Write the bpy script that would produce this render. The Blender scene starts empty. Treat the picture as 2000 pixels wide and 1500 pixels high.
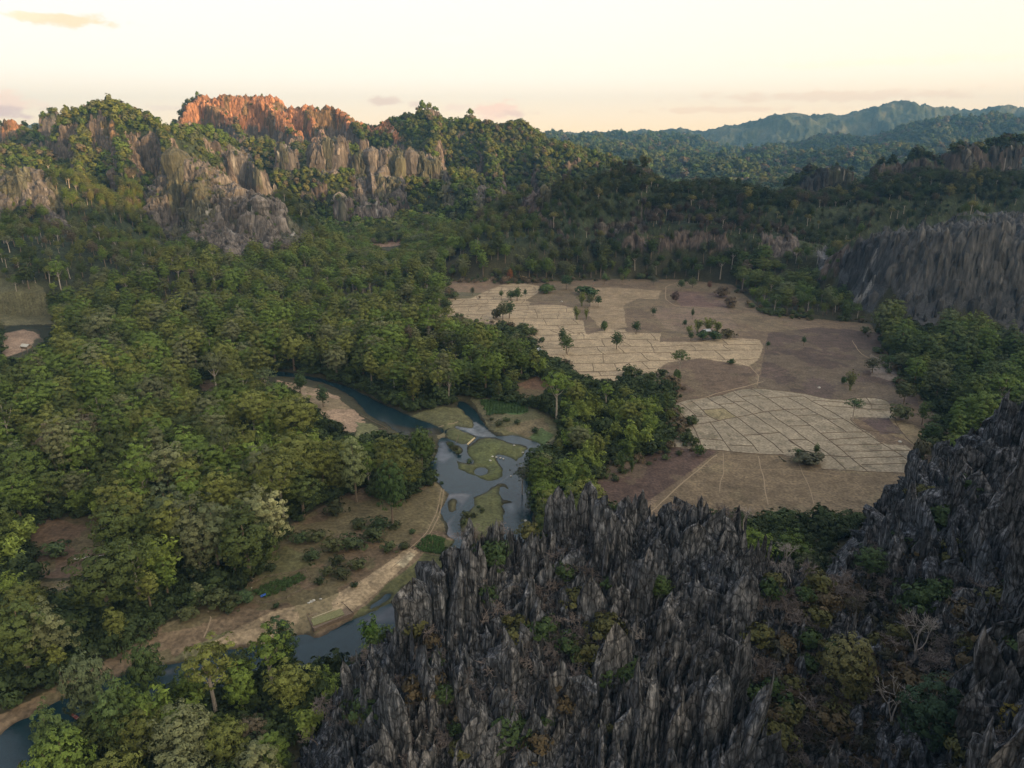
import bpy, math, time
import numpy as np
from mathutils import Vector
T0 = time.time()
def lap(s): print('[%.1fs] %s' % (time.time() - T0, s), flush=True)
RNG = np.random.default_rng(11)
SC = bpy.context.scene
COL = SC.collection
# ------------------------------------------------------------------ camera model
FPX, PITCH, CAMZ = 1387.0, math.radians(18.9), 200.0
cp, sp = math.cos(PITCH), math.sin(PITCH)
def ray(px, py):
    px = np.asarray(px, float); py = np.asarray(py, float)
    a = (px - 1000) / FPX; b = (750 - py) / FPX
    return a, cp + b * sp, -sp + b * cp
def W(px, py, Y):                      # point seen at px,py at forward distance Y
    dx, dy, dz = ray(px, py); k = Y / dy
    return np.array([dx * k, dy * k, CAMZ + dz * k]).T
def G(px, py, z=0.0):                  # point seen at px,py on level z
    dx, dy, dz = ray(px, py); k = (z - CAMZ) / dz
    return np.array([dx * k, dy * k, np.zeros_like(dx) + z]).T
def PX(x, y, z):                       # where a point stands in the photograph (2000 x 1500)
    zz = z - CAMZ
    f = y * cp - zz * sp; u = y * sp + zz * cp
    f = np.where(f < 1, 1, f)
    return 1000 + FPX * x / f, 750 - FPX * u / f
def GP(pts, z=0.0):
    p = np.array(pts, float); return G(p[:, 0], p[:, 1], z)[:, :2]
# ------------------------------------------------------------------ noise
_h = np.random.default_rng(5).random((256, 256)).astype(np.float32)
def vnoise(x, y, seed=0):
    xi = np.floor(x).astype(np.int64); yi = np.floor(y).astype(np.int64)
    fx = (x - xi).astype(np.float32); fy = (y - yi).astype(np.float32)
    fx = fx * fx * fx * (fx * (fx * 6 - 15) + 10); fy = fy * fy * fy * (fy * (fy * 6 - 15) + 10)
    xi = xi + seed * 37; yi = yi + seed * 91
    a = _h[xi & 255, yi & 255]; b = _h[(xi + 1) & 255, yi & 255]
    c = _h[xi & 255, (yi + 1) & 255]; d = _h[(xi + 1) & 255, (yi + 1) & 255]
    return (a + (b - a) * fx) * (1 - fy) + (c + (d - c) * fx) * fy
def fbm(x, y, lam, oct=4, seed=0, gain=.5):
    s = 0; a = 1; t = 0; cr, sr = math.cos(.6), math.sin(.6)
    x = np.asarray(x) / lam; y = np.asarray(y) / lam
    for i in range(oct):
        s = s + a * (vnoise(x, y, seed + i) * 2 - 1); t += a; a *= gain
        x, y = (x * cr - y * sr) * 2.03 + 11.3, (x * sr + y * cr) * 2.03 + 5.1
    return s / t
def ridged(x, y, lam, oct=4, seed=0, gain=.55):
    s = 0; a = 1; t = 0; cr, sr = math.cos(.9), math.sin(.9)
    x = np.asarray(x) / lam; y = np.asarray(y) / lam
    for i in range(oct):
        s = s + a * (1 - np.abs(vnoise(x, y, seed + i) * 2 - 1) * 2.0); t += a; a *= gain
        x, y = (x * cr - y * sr) * 2.1 + 3.3, (x * sr + y * cr) * 2.1 + 9.1
    return s / t
def sstep(a, b, x):
    t = np.clip((x - a) / (b - a), 0, 1); return t * t * (3 - 2 * t)
def inpoly(x, y, poly):
    poly = np.asarray(poly, float); out = np.zeros(x.shape, bool)
    bb = (x >= poly[:, 0].min()) & (x <= poly[:, 0].max()) & (y >= poly[:, 1].min()) & (y <= poly[:, 1].max())
    xs = x[bb]; ys = y[bb]; r = np.zeros(xs.shape, bool); n = len(poly); j = n - 1
    for i in range(n):
        xi, yi = poly[i]; xj, yj = poly[j]; j = i
        if yi == yj: continue
        r ^= ((yi > ys) != (yj > ys)) & (xs < (xj - xi) * (ys - yi) / (yj - yi) + xi)
    out[bb] = r; return out
def segdist(x, y, poly, closed=True):
    poly = np.asarray(poly, float); d = np.full(x.shape, 1e9); n = len(poly)
    for i in range(n if closed else n - 1):
        a = poly[i]; b = poly[(i + 1) % n]; ab = b - a; L = (ab ** 2).sum() + 1e-9
        t = np.clip(((x - a[0]) * ab[0] + (y - a[1]) * ab[1]) / L, 0, 1)
        d = np.minimum(d, (x - a[0] - t * ab[0]) ** 2 + (y - a[1] - t * ab[1]) ** 2)
    return np.sqrt(d)
def smooth(pts, n=3):                   # Chaikin on a closed outline
    p = np.asarray(pts, float)
    for _ in range(n):
        q = np.roll(p, -1, 0); p = np.stack([p * .75 + q * .25, p * .25 + q * .75], 1).reshape(-1, p.shape[1])
    return p
# ------------------------------------------------------------------ water outlines (photo pixels)
def zp(pts, ox, oy, s): return [(ox + a / s, oy + b / s) for a, b in pts]
Z2 = lambda *p: zp(p, 820, 780, 4.686)
POOL = Z2((200,345),(160,380),(178,500),(92,590),(130,720),(215,790),(262,850),(225,930),(188,1010),(200,1090),(255,1130),(225,1250),(330,1285),(258,1370),(290,1450),(400,1560),(900,1500),
          (1060,1300),(1035,1180),(1030,1050),(1010,950),(1010,800),(960,650),(985,560),(1045,500),(1085,470),(1092,410),(1000,370),(900,340),(830,325),(770,342),(700,332),
          (640,292),(602,245),(560,200),(530,130),(470,60),(400,20),(350,20),(340,60),(400,110),(450,150),(485,200),(490,272),(400,250),(330,232),(290,262),(380,292),(460,322),(512,332),(440,412),(340,392),(262,352))
RIVER1 = [(400,700),(440,712),(500,720),(560,727),(610,735),(680,755),(720,775),(770,800),(815,818),(845,830),(868,838),(862,850),(835,846),(800,858),(768,838),(745,822),(716,808),(704,790),(678,767),(625,745),(565,735),(500,733),(440,722),(400,712)]
RIVER2 = [(-60,1478),(0,1437),(52,1399),(105,1374),(157,1350),(196,1329),(259,1308),(290,1302),(350,1298),(420,1275),(480,1262),(525,1255),(577,1240),(604,1236),(622,1246),(700,1206),(735,1186),(790,1165),(845,1160),(870,1190),(860,1215),(780,1262),(700,1290),(640,1300),(560,1312),(470,1332),(380,1348),(300,1370),(230,1405),(150,1447),(115,1469),(73,1500),(30,1580),(-100,1600)]
POND = [(716,1188),(728,1176),(756,1158),(767,1161),(762,1174),(738,1188),(722,1193)]
POND2 = [(778,1152),(800,1143),(830,1140),(850,1150),(840,1160),(800,1160)]
RIVER3 = [(-60,648),(0,646),(15,640),(25,635),(80,637),(112,638),(104,652),(84,664),(74,658),(84,648),(70,642),(40,643),(15,650),(-60,655)]
LAKE4 = [(785,1065),(800,1060),(840,1075),(885,1085),(850,1120),(840,1090),(800,1082)]
ISLE = Z2((440,432),(500,392),(560,352),(640,350),(760,362),(830,400),(900,405),(960,420),(1000,450),(962,490),(930,540),(872,587),(860,548),(780,522),(700,505),(688,540),(740,590),(775,660),(760,712),(690,742),(600,742),(540,715),(450,680),(370,630),(308,542),(350,560),(430,592),(500,592),(503,560),(440,520),(430,478))
ISLEPOND = [(820 + (557 + 55 * math.cos(a)) / 4.686, 780 + (660 + 38 * math.sin(a)) / 4.686) for a in np.linspace(0, 6.28, 14)[:-1]]
ISLET = Z2((236,385),(262,382),(300,418),(350,430),(398,470),(396,495),(360,517),(312,502),(312,470),(262,430))
ISLE_S = Z2((600,850),(680,790),(740,765),(800,780),(812,825),(770,805),(738,800),(735,850),(738,930),(840,938),(845,950),(740,955),(785,1040),(770,1120),(640,1250),(560,1330),(470,1300),(385,1220),(380,1100),(400,1050),(470,1010),(492,930),(465,895))
ISLE_T = Z2((270,920),(320,905),(355,950),(330,1010),(280,1035),(255,980))
ISLE_F = Z2((222,285),(300,266),(400,300),(480,322),(508,336),(505,350),(438,410),(340,388),(262,350))
ISLE_B = Z2((812,645),(835,640),(842,660),(820,668))
WPOLY = [smooth(GP(p, -2.), 2) for p in (POOL, RIVER1, RIVER2, POND, POND2, RIVER3)]
WISL = [smooth(GP(p, -2.), 2) for p in (ISLE, ISLET, ISLE_S, ISLE_T, ISLE_F, ISLE_B)]
WIN = smooth(GP(ISLEPOND, -2.), 2)
ALLW = WPOLY + WISL + [WIN]
def water_sd(x, y):
    """signed distance to the water line, negative in the water (only near it; 60 elsewhere)."""
    d = np.full(x.shape, 60.0); ins = np.zeros(x.shape, bool)
    for k, p in enumerate(ALLW):
        lo = p.min(0) - 30; hi = p.max(0) + 30
        m = (x > lo[0]) & (x < hi[0]) & (y > lo[1]) & (y < hi[1])
        if not m.any(): continue
        d[m] = np.minimum(d[m], segdist(x[m], y[m], p))
        q = inpoly(x, y, p)
        if k < len(WPOLY): ins |= q
        elif k < len(WPOLY) + len(WISL): ins &= ~q
        else: ins |= q
    return np.where(ins, -d, d), ins
# ------------------------------------------------------------------ hills: ridgelines (px, py, distance), half width, steepness
RIDGES = [
 # name, crest, half width, power, behind-width factor, bump amplitude
 ('rocky_hill', [(318,380,1255),(335,328,1270),(352,300,1280),(378,312,1275),(415,338,1260)], 44, 3.2, 1.8, 9),
 ('rocky_hill', [(400,350,1235),(440,358,1225),(490,380,1210),(530,376,1190),(556,420,1175),(575,462,1165)], 50, 3.6, 1.6, 9),
 ('rocky_hill', [(340,440,1200),(400,440,1180),(460,450,1165),(520,470,1150)], 50, 3.2, 1.6, 8),
 ('rocky_hill', [(-160,350,1130),(-40,350,1130),(30,340,1130),(62,334,1120),(92,352,1105),(112,395,1080)], 75, 3.2, 2.0, 12),
 ('forested_hill', [(-160,430,1000),(0,450,960),(120,480,930),(230,510,920)], 90, 2.2, 2.0, 6),
 ('limestone_ridge', [(398,183,2245),(372,205,2200),(352,240,2140)], 30, 2.6, 1.2, 6),
 ('limestone_ridge', [(405,200,2210),(445,230,2120),(470,262,2040)], 32, 2.6, 1.2, 6),
 ('limestone_ridge', [(500,190,2225),(535,215,2150),(580,258,2040)], 34, 2.6, 1.2, 6),
 ('limestone_ridge', [(590,208,2190),(610,235,2120),(640,270,2040)], 32, 2.6, 1.2, 6),
 ('limestone_ridge', [(650,205,2180),(680,225,2110),(705,262,2030)], 34, 2.6, 1.2, 6),
 ('limestone_ridge', [(720,238,2110),(765,255,2040),(805,290,1950)], 32, 2.6, 1.2, 6),
 ('limestone_ridge', [(346,238,2280),(372,200,2260),(400,181,2250),(440,190,2240),(480,189,2230),(520,191,2220),(560,205,2200),(592,209,2190),(640,205,2180),(668,212,2170),(698,236,2150)], 62, 2.6, 1.6, 9),
 ('limestone_ridge', [(698,240,2150),(745,229,2120),(800,225,2080),(830,214,2060),(858,216,2050),(880,229,2040),(918,225,2030),(950,240,2010),(1000,242,1990),(1050,264,1960),(1100,277,1920),(1140,300,1880),(1165,340,1840)], 130, 2.6, 1.6, 18),
 ('limestone_ridge', [(430,285,1880),(520,285,1880),(600,285,1860),(700,305,1800),(800,318,1760),(880,345,1720),(960,375,1680),(1010,405,1640)], 150, 2.6, 1.6, 16),
 ('limestone_ridge', [(560,330,1640),(640,330,1640),(720,345,1640),(800,350,1620),(880,365,1600),(945,385,1560)], 60, 4, 1.6, 12),
 ('forested_hill', [(148,232,1560),(172,215,1560),(214,200,1550),(250,220,1540),(300,232,1530),(345,250,1560),(400,262,1640)], 85, 3.2, 1.5, 14),
 ('forested_hill', [(190,300,1430),(250,330,1400),(300,360,1370)], 80, 2.6, 1.5, 10),
 ('forested_hill', [(-200,300,1500),(-60,296,1500),(40,305,1480),(120,320,1440),(170,350,1400)], 90, 2.5, 1.5, 12),
 ('limestone_knob', [(-70,262,1900),(-30,250,1900)], 60, 4, 1.5, 10),
 ('limestone_knob', [(8,242,1900),(22,235,1900),(36,246,1900)], 26, 5, 1.5, 5),
 ('limestone_knob', [(92,232,1850),(106,224,1850),(122,234,1850)], 30, 5, 1.5, 5),
 ('forested_hill', [(40,262,1850),(80,262,1850),(130,262,1850)], 70, 3, 1.5, 8),
 ('forested_ridge', [(1012,440,1155),(1030,412,1175),(1060,378,1195),(1110,366,1215),(1160,360,1235),(1205,346,1245),(1262,350,1245),(1300,372,1235),(1360,370,1225),(1420,374,1215),(1480,378,1205),(1520,388,1195),(1600,396,1175),(1700,390,1190),(1735,378,1190),(1800,356,1200),(1860,345,1200),(1950,345,1200),(2060,345,1200),(2300,345,1200)], 88, 3.6, 2.2, 11),
 ('forested_ridge', [(1240,430,1140),(1320,440,1130),(1400,448,1110),(1500,458,1085),(1580,476,1060)], 50, 3, 1.5, 9),
 ('limestone_knob', [(1205,322,1340),(1222,318,1340),(1262,326,1340)], 20, 5, 1.4, 4),
 ('limestone_knob', [(1545,365,1420),(1560,352,1420),(1590,338,1420),(1620,336,1420),(1652,338,1420)], 22, 6, 1.4, 3),
 ('limestone_knob', [(1728,325,1400),(1745,320,1400)], 18, 5, 1.4, 4),
 ('limestone_knob', [(1785,310,1420),(1800,302,1420),(1820,312,1420),(1840,318,1420)], 22, 4, 1.4, 4),
 ('limestone_knob', [(1868,290,1420),(1882,286,1420),(1900,284,1425),(1912,296,1430)], 24, 6, 1.4, 4),
 ('limestone_knob', [(1942,284,1440),(1958,277,1440),(1976,277,1440)], 28, 6, 1.4, 4),
 ('limestone_cliff', [(1665,502,985),(1700,468,925),(1760,458,868),(1800,453,846),(1860,433,826),(1920,428,816),(1975,443,806),(2100,450,795),(2300,440,780)], 38, 7, 4.5, 6),
 ('far_hill', [(1160,300,3900),(1260,300,4000),(1340,314,3900),(1440,330,3700)], 260, 2.4, 1.5, 50),
 ('far_hill', [(1000,262,4700),(1090,276,4800),(1200,280,4900),(1300,284,4900)], 330, 2.4, 1.5, 60),
 ('far_hill', [(1380,318,4400),(1480,300,4400),(1560,312,4400),(1650,322,4300)], 280, 2.2, 1.5, 55),
 ('far_hill', [(1560,290,5400),(1640,268,5500),(1720,285,5400),(1800,300,5200)], 330, 2.4, 1.5, 60),
 ('far_hill', [(1700,310,4000),(1800,295,4100),(1900,290,4100),(2050,280,4100),(2300,270,4000)], 300, 2.2, 1.5, 55),
 ('far_hill', [(1830,245,5000),(1880,236,5000),(1940,232,5000),(2000,240,5000),(2300,230,5000)], 380, 2.4, 1.5, 60),
 ('far_mountain', [(1100,263,8600),(1200,259,8600),(1300,256,8500),(1400,252,8300),(1460,243,8200),(1500,226,8100),(1535,219,8000),(1600,224,8000),(1660,227,7900),(1700,214,7900),(1740,203,7800),(1766,198,7800),(1800,208,7800),(1860,214,7800),(1920,217,7700),(1955,208,7700),(2000,217,7600),(2300,215,7500)], 600, 2.4, 1.5, 42),
 ('far_mountain', [(1060,268,6400),(1085,262,6400),(1130,270,6300),(1210,262,6200),(1250,272,6000),(1300,268,6000),(1350,274,5800)], 300, 2.6, 1.5, 40),
 ('far_mountain', [(40,250,6500),(70,243,6500),(110,252,6500)], 300, 2.6, 1.5, 20),
 ('limestone_cliff_tower', [(618,276,1700),(640,262,1705),(664,270,1700)], 24, 6, 1.6, 4), ('limestone_cliff_tower', [(700,298,1690),(722,290,1690)], 20, 6, 1.6, 4),
 ('limestone_cliff_tower', [(748,292,1680),(800,290,1680),(850,306,1670)], 24, 5, 1.6, 6), ('limestone_cliff_tower', [(545,278,1700),(568,286,1690)], 16, 5, 1.6, 4),
 ('limestone_cliff_tower', [(455,296,1600),(485,298,1600),(505,330,1560)], 18, 5, 1.6, 4), ('limestone_cliff_tower', [(662,386,1560),(670,392,1555)], 14, 6, 1.6, 3),
 ('limestone_cliff_tower', [(940,366,1640),(950,370,1640)], 14, 6, 1.6, 3), ('limestone_cliff_tower', [(868,335,1660),(880,345,1650)], 14, 5, 1.6, 3), ('limestone_cliff_tower', [(700,398,1560),(760,396,1560)], 18, 4, 1.6, 4),
 ('limestone_knob', [(818,216,2060),(835,212,2060),(852,216,2060)], 22, 6, 1.5, 3), ('limestone_knob', [(905,226,2020),(920,222,2020)], 20, 5, 1.5, 3), ('limestone_knob', [(1000,242,1990),(1012,240,1990)], 18, 5, 1.5, 3), ('limestone_knob', [(735,232,2110),(752,229,2110)], 20, 5, 1.5, 3),
 ('forested_ridge', [(1112,368,1215),(1125,420,1150),(1150,500,1090)], 30, 2.2, 1.2, 8), ('forested_ridge', [(1262,352,1245),(1290,410,1165),(1330,490,1085)], 34, 2.2, 1.2, 8),
 ('forested_ridge', [(1420,374,1215),(1440,435,1140),(1480,505,1060)], 34, 2.2, 1.2, 8), ('forested_ridge', [(1600,396,1175),(1612,450,1100),(1600,515,1030)], 34, 2.2, 1.2, 8), ('forested_ridge', [(1340,370,1225),(1380,410,1160),(1400,460,1110)], 30, 2.2, 1.2, 8),
 ('forested_ridge', [(1500,380,1205),(1540,420,1140),(1550,480,1080)], 30, 2.2, 1.2, 8), ('forested_ridge', [(1060,378,1195),(1030,430,1200),(1010,470,1150)], 34, 2.4, 1.2, 8),
 ('forested_hill', [(215,200,1550),(235,280,1420),(255,350,1300),(250,420,1180)], 42, 2.3, 1.2, 8), ('forested_hill', [(310,235,1530),(335,300,1400)], 36, 2.3, 1.2, 8), ('forested_hill', [(160,222,1550),(150,320,1380),(150,400,1200)], 40, 2.3, 1.2, 8),
 ('forested_hill', [(860,218,2050),(840,290,1880),(880,380,1700)], 45, 2.3, 1.2, 8), ('forested_hill', [(950,240,2010),(960,310,1850),(975,390,1680)], 42, 2.3, 1.2, 8), ('forested_hill', [(1050,264,1960),(1060,320,1820),(1080,360,1700)], 42, 2.3, 1.2, 8),
]
RIDGES = [(('limestone_knob' if r_[0] == 'limestone_cliff_tower' else r_[0]),) + r_[1:] for r_ in RIDGES]
RN = []
for nm, c, w, p, bw, amp in RIDGES:
    P = np.array([W(a, b, Y) for a, b, Y in c]); RN.append((nm, P, w, p, bw, amp))
NAMES = ['ground'] + sorted({r[0] for r in RN})
def hills(x, y):
    h = np.zeros(x.shape); lab = np.zeros(x.shape, np.int16); amp = np.zeros(x.shape)
    wx = fbm(x, y, 130, 4, 3); wy = fbm(x, y, 130, 4, 17)
    for nm, P, w, p, bw, am in RN:
        cut = .045; reach = w * bw * (1 / cut - 1) ** (1 / p) + 60
        lo = P[:, :2].min(0) - reach; hi = P[:, :2].max(0) + reach
        m = np.where((x > lo[0]) & (x < hi[0]) & (y > lo[1]) & (y < hi[1]))
        if m[0].size == 0: continue
        k = min(w * .22, 60)
        X = x[m] + wx[m] * k; Y = y[m] + wy[m] * k
        bd = np.full(X.shape, 1e9); bz = np.zeros(X.shape); by = np.zeros(X.shape)
        for i in range(len(P) - 1):
            a = P[i]; ab = P[i + 1] - a; L = (ab[:2] ** 2).sum() + 1e-9
            t = np.clip(((X - a[0]) * ab[0] + (Y - a[1]) * ab[1]) / L, 0, 1)
            d = (X - a[0] - t * ab[0]) ** 2 + (Y - a[1] - t * ab[1]) ** 2
            c = d < bd; bd = np.where(c, d, bd); bz = np.where(c, a[2] + t * ab[2], bz); by = np.where(c, a[1] + t * ab[1], by)
        d = np.sqrt(bd); ww = w * (1 + (bw - 1) * sstep(0, 1, (Y - by) / (d + 1)))
        hh = bz * np.maximum(0, (1 / (1 + (d / ww) ** p) - cut) / (1 - cut))
        better = hh > h[m]
        hm = h[m]; hm[better] = hh[better]; h[m] = hm
        if True:
            lm = lab[m]; lm[better & (hh > 9)] = NAMES.index(nm); lab[m] = lm
            a_ = amp[m]; a_[better] = am; amp[m] = a_
    return h, lab, amp
FIELDALL = [(862,548),(1000,552),(1200,545),(1330,546),(1430,556),(1500,615),(1700,632),(1735,690),(1775,745),(1850,840),(1835,910),(1765,1010),(1500,1005),(1290,1030),(1150,975),(1180,915),(1320,870),(1310,765),(1290,742),(1150,742),(1060,690),(1020,650),(960,635),(880,622)]
WFIELD = GP(FIELDALL)
def terrain(x, y, detail=True):
    h, lab, amp = hills(x, y)
    r = np.hypot(x, y)
    far = sstep(2500, 4000, r)
    infd = segdist(x, y, WFIELD); inf_ = inpoly(x, y, WFIELD); h = h * np.where(inf_, 0, sstep(0, 45, infd)); hm = sstep(12, 70, h)
    rg = ridged(x, y, 170, 5, 40); f2 = fbm(x, y, 60, 4, 50)
    rg3 = ridged(x, y, 420, 2, 44); h = h + hm * amp * (rg * 1.25 - .45 + f2 * .8 * (1 - .75 * sstep(4000, 6000, r))) + hm * np.minimum(amp, 20) * (rg3 * 1.1 - .4) * sstep(30, 110, h)
    fh = (25 + 105 * ridged(x, y, 620, 5, 70) + 60 * ridged(x, y, 260, 4, 71)) * far
    fh = np.maximum(fh, 0)
    l2 = (fh > h) & (far > .3); lab = np.where(l2, NAMES.index('far_hill'), lab)
    h = np.maximum(h, fh)
    # valley floor
    fm = 1 - sstep(3, 20, segdist(x, y, WFIELD)) * 1.0
    inf = inpoly(x, y, WFIELD)
    roll = 1.6 + 1.6 * fbm(x, y, 90, 3, 9) + .5 * fbm(x, y, 14, 3, 8)
    flat = np.where(inf, 0.0, np.minimum(1, sstep(0, 40, segdist(x, y, WFIELD))))
    base = roll * flat
    sd = np.full(x.shape, 60.); near = (y < 1300)
    s_, ins = water_sd(x[near], y[near]); sd[near] = s_
    wob = 1.3 * fbm(x, y, 7, 3, 21) + 1.6 * fbm(x, y, 19, 2, 23)
    sdd = sd + wob * (1 - sstep(6, 12, np.abs(sd)))
    bank = np.where(sdd < 0, -2 + np.maximum(sdd * .3, -1.6), np.minimum(-2 + sdd * .28, -1.0 + sdd * .12))
    z = np.minimum(base + h, np.where(sd < 50, np.maximum(bank, -3.6), 1e9))
    return z, lab, sdd, hm
# ------------------------------------------------------------------ foreground karst surface
FC = [(470,1600,180),(520,1545,180),(560,1500,182),(600,1440,188),(650,1345,198),(720,1250,208),(800,1195,212),(850,1095,224),(930,1035,230),(990,1030,233),(1050,1040,235),(1100,1010,238),(1150,1000,240),(1240,975,242),(1290,1000,242),(1350,985,240),(1400,1000,237),(1440,1020,233),(1480,1070,228),(1530,1075,225),(1580,1105,222),(1640,1135,222),(1680,1110,230),(1695,1060,242),(1735,1005,255),(1800,940,275),(1870,870,300),(1930,830,315),(2000,785,330),(2100,720,345),(2300,620,360)]
FI = [(700,1500,168),(800,1400,178),(900,1300,190),(950,1150,212),(1100,1500,163),(1100,1300,188),(1100,1150,212),(1300,1500,158),(1300,1300,182),(1300,1100,214),(1450,1300,185),(1450,1150,206),(1500,1500,155),(1600,1400,170),(1600,1250,190),(1700,1500,150),(1750,1300,178),(1800,1150,212),(1850,1000,250),(1900,1400,150),(1950,1250,172),(1950,1100,210),(2000,950,262),(2100,1500,110),(2100,1200,160),(2250,1100,190),(2250,850,300)]
FCW = np.array([W(*c) for c in FC]); FCW[:, 2] -= 4
FIW = np.array([W(*c) for c in FI]); FIW[:, 2] -= 3
EX = np.array([(-90,150,-4),(-70,110,-6),(0,100,-4),(60,70,30),(140,40,90),(230,150,150),(330,250,200)], float)
CP = np.vstack([FCW, FIW, EX])
def _tps():
    n = len(CP); d = np.hypot(CP[:, None, 0] - CP[None, :, 0], CP[:, None, 1] - CP[None, :, 1])
    K = np.where(d > 0, d * d * np.log(d + 1e-9), 0) + np.eye(n) * 40
    Pm = np.c_[np.ones(n), CP[:, :2]]
    A = np.zeros((n + 3, n + 3)); A[:n, :n] = K; A[:n, n:] = Pm; A[n:, :n] = Pm.T
    return np.linalg.solve(A, np.r_[CP[:, 2], 0, 0, 0])
TW = _tps()
def karst(x, y, detail=True):
    z = TW[-3] + TW[-2] * x + TW[-1] * y
    for i, c in enumerate(CP):
        d2 = (x - c[0]) ** 2 + (y - c[1]) ** 2 + 1e-6
        z = z + TW[i] * .5 * d2 * np.log(d2)
    cx, cy, cz = FCW.T
    yc = np.interp(x, cx, cy); zc = np.interp(x, cx, cz)
    back = y - yc
    d = segdist(x, y, FCW[:, :2], False)
    z = np.where(back > 0, np.minimum(zc, z) - d * 1.5, z)
    if detail:
        z = z + 6.5 * ridged(x * 1.5, y * .75, 38, 3, 60) * (.35 + .65 * sstep(0, 25, d)) + 1.2 * ridged(x, y, 7, 3, 63) - 2.5
    return z, back, d
# ------------------------------------------------------------------ mesh helper
def mk(name, V, F, mats, parent=None, col=None, smooth_=False, leaf=None, mi=None, link=True, tris=False):
    V = np.asarray(V, np.float32); F = np.asarray(F, np.int32); k = F.shape[1]
    me = bpy.data.meshes.new(name); me.vertices.add(len(V)); me.vertices.foreach_set('co', V.ravel())
    me.loops.add(F.size); me.loops.foreach_set('vertex_index', F.ravel())
    me.polygons.add(len(F)); me.polygons.foreach_set('loop_start', np.arange(0, F.size, k, dtype=np.int32))
    me.polygons.foreach_set('loop_total', np.full(len(F), k, np.int32))
    if not isinstance(mats, (list, tuple)): mats = [mats]
    for m in mats: me.materials.append(m)
    if mi is not None: me.polygons.foreach_set('material_index', np.asarray(mi, np.int32))
    me.polygons.foreach_set('use_smooth', np.full(len(F), smooth_, bool))
    if col is not None:
        a = me.attributes.new('Col', 'FLOAT_COLOR', 'POINT')
        c = np.ones((len(V), 4), np.float32); c[:, :col.shape[1]] = col; a.data.foreach_set('color', c.ravel())
    if leaf is not None:
        a = me.attributes.new('leaf', 'FLOAT', 'FACE'); a.data.foreach_set('value', np.asarray(leaf, np.float32))
    me.update(calc_edges=True)
    o = bpy.data.objects.new(name, me)
    if link: COL.objects.link(o)
    if parent is not None: o.parent = parent
    return o
def tag(o, label=None, cat=None, kind=None, group=None):
    if label: o['label'] = label
    if cat: o['category'] = cat
    if kind: o['kind'] = kind
    if group: o['group'] = group
    return o
def empty(name, loc, rz=0):
    o = bpy.data.objects.new(name, None); o.location = loc; o.rotation_euler = (0, 0, rz); COL.objects.link(o); return o
# ------------------------------------------------------------------ materials
def mat(name):
    m = bpy.data.materials.new(name); m.use_nodes = True; nt = m.node_tree
    for n in list(nt.nodes): nt.nodes.remove(n)
    out = nt.nodes.new('ShaderNodeOutputMaterial'); b = nt.nodes.new('ShaderNodeBsdfPrincipled')
    nt.links.new(b.outputs[0], out.inputs[0]); b.inputs['Roughness'].default_value = .85
    b.inputs['Specular IOR Level'].default_value = .2
    return m, nt, b, out
def N(nt, t, **kw):
    n = nt.nodes.new(t)
    for k, v in kw.items():
        if k in n.inputs: n.inputs[k].default_value = v
        else: setattr(n, k, v)
    return n
def noise_rgb(nt, vec, scale, lo, hi, detail=4, dist=0):
    n = N(nt, 'ShaderNodeTexNoise', Scale=scale, Detail=detail, Distortion=dist); nt.links.new(vec, n.inputs['Vector'])
    r = N(nt, 'ShaderNodeMapRange'); r.inputs['From Min'].default_value = .3; r.inputs['From Max'].default_value = .7
    r.inputs['To Min'].default_value = lo; r.inputs['To Max'].default_value = hi
    nt.links.new(n.outputs[0], r.inputs[0]); return r.outputs[0], n.outputs[0]
def scaled(nt, a, f):
    m = N(nt, 'ShaderNodeVectorMath', operation='SCALE'); nt.links.new(a, m.inputs[0]); nt.links.new(f, m.inputs['Scale']); return m.outputs[0]
def objvec(nt, sc=(1, 1, 1)):
    g = N(nt, 'ShaderNodeNewGeometry'); mp = N(nt, 'ShaderNodeMapping'); mp.inputs['Scale'].default_value = sc
    nt.links.new(g.outputs['Position'], mp.inputs[0]); return mp.outputs[0]
def bump(nt, b, h, strength, dist):
    n = N(nt, 'ShaderNodeBump'); n.inputs['Strength'].default_value = strength; n.inputs['Distance'].default_value = dist
    nt.links.new(h, n.inputs['Height']); nt.links.new(n.outputs[0], b.inputs['Normal'])
def m_ground():
    m, nt, b, _ = mat('ground')
    at = N(nt, 'ShaderNodeAttribute', attribute_name='Col')
    v = objvec(nt); f, _ = noise_rgb(nt, v, .6, .62, 1.38, 8); f2, h = noise_rgb(nt, v, .14, .78, 1.22, 5)
    f3, _ = noise_rgb(nt, v, .035, .8, 1.2, 5, 1.); c = scaled(nt, scaled(nt, scaled(nt, at.outputs['Color'], f), f2), f3); nt.links.new(c, b.inputs['Base Color'])
    n = N(nt, 'ShaderNodeTexNoise', Scale=.6, Detail=5.); nt.links.new(v, n.inputs['Vector']); bump(nt, b, n.outputs[0], .6, .5)
    return m
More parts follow.
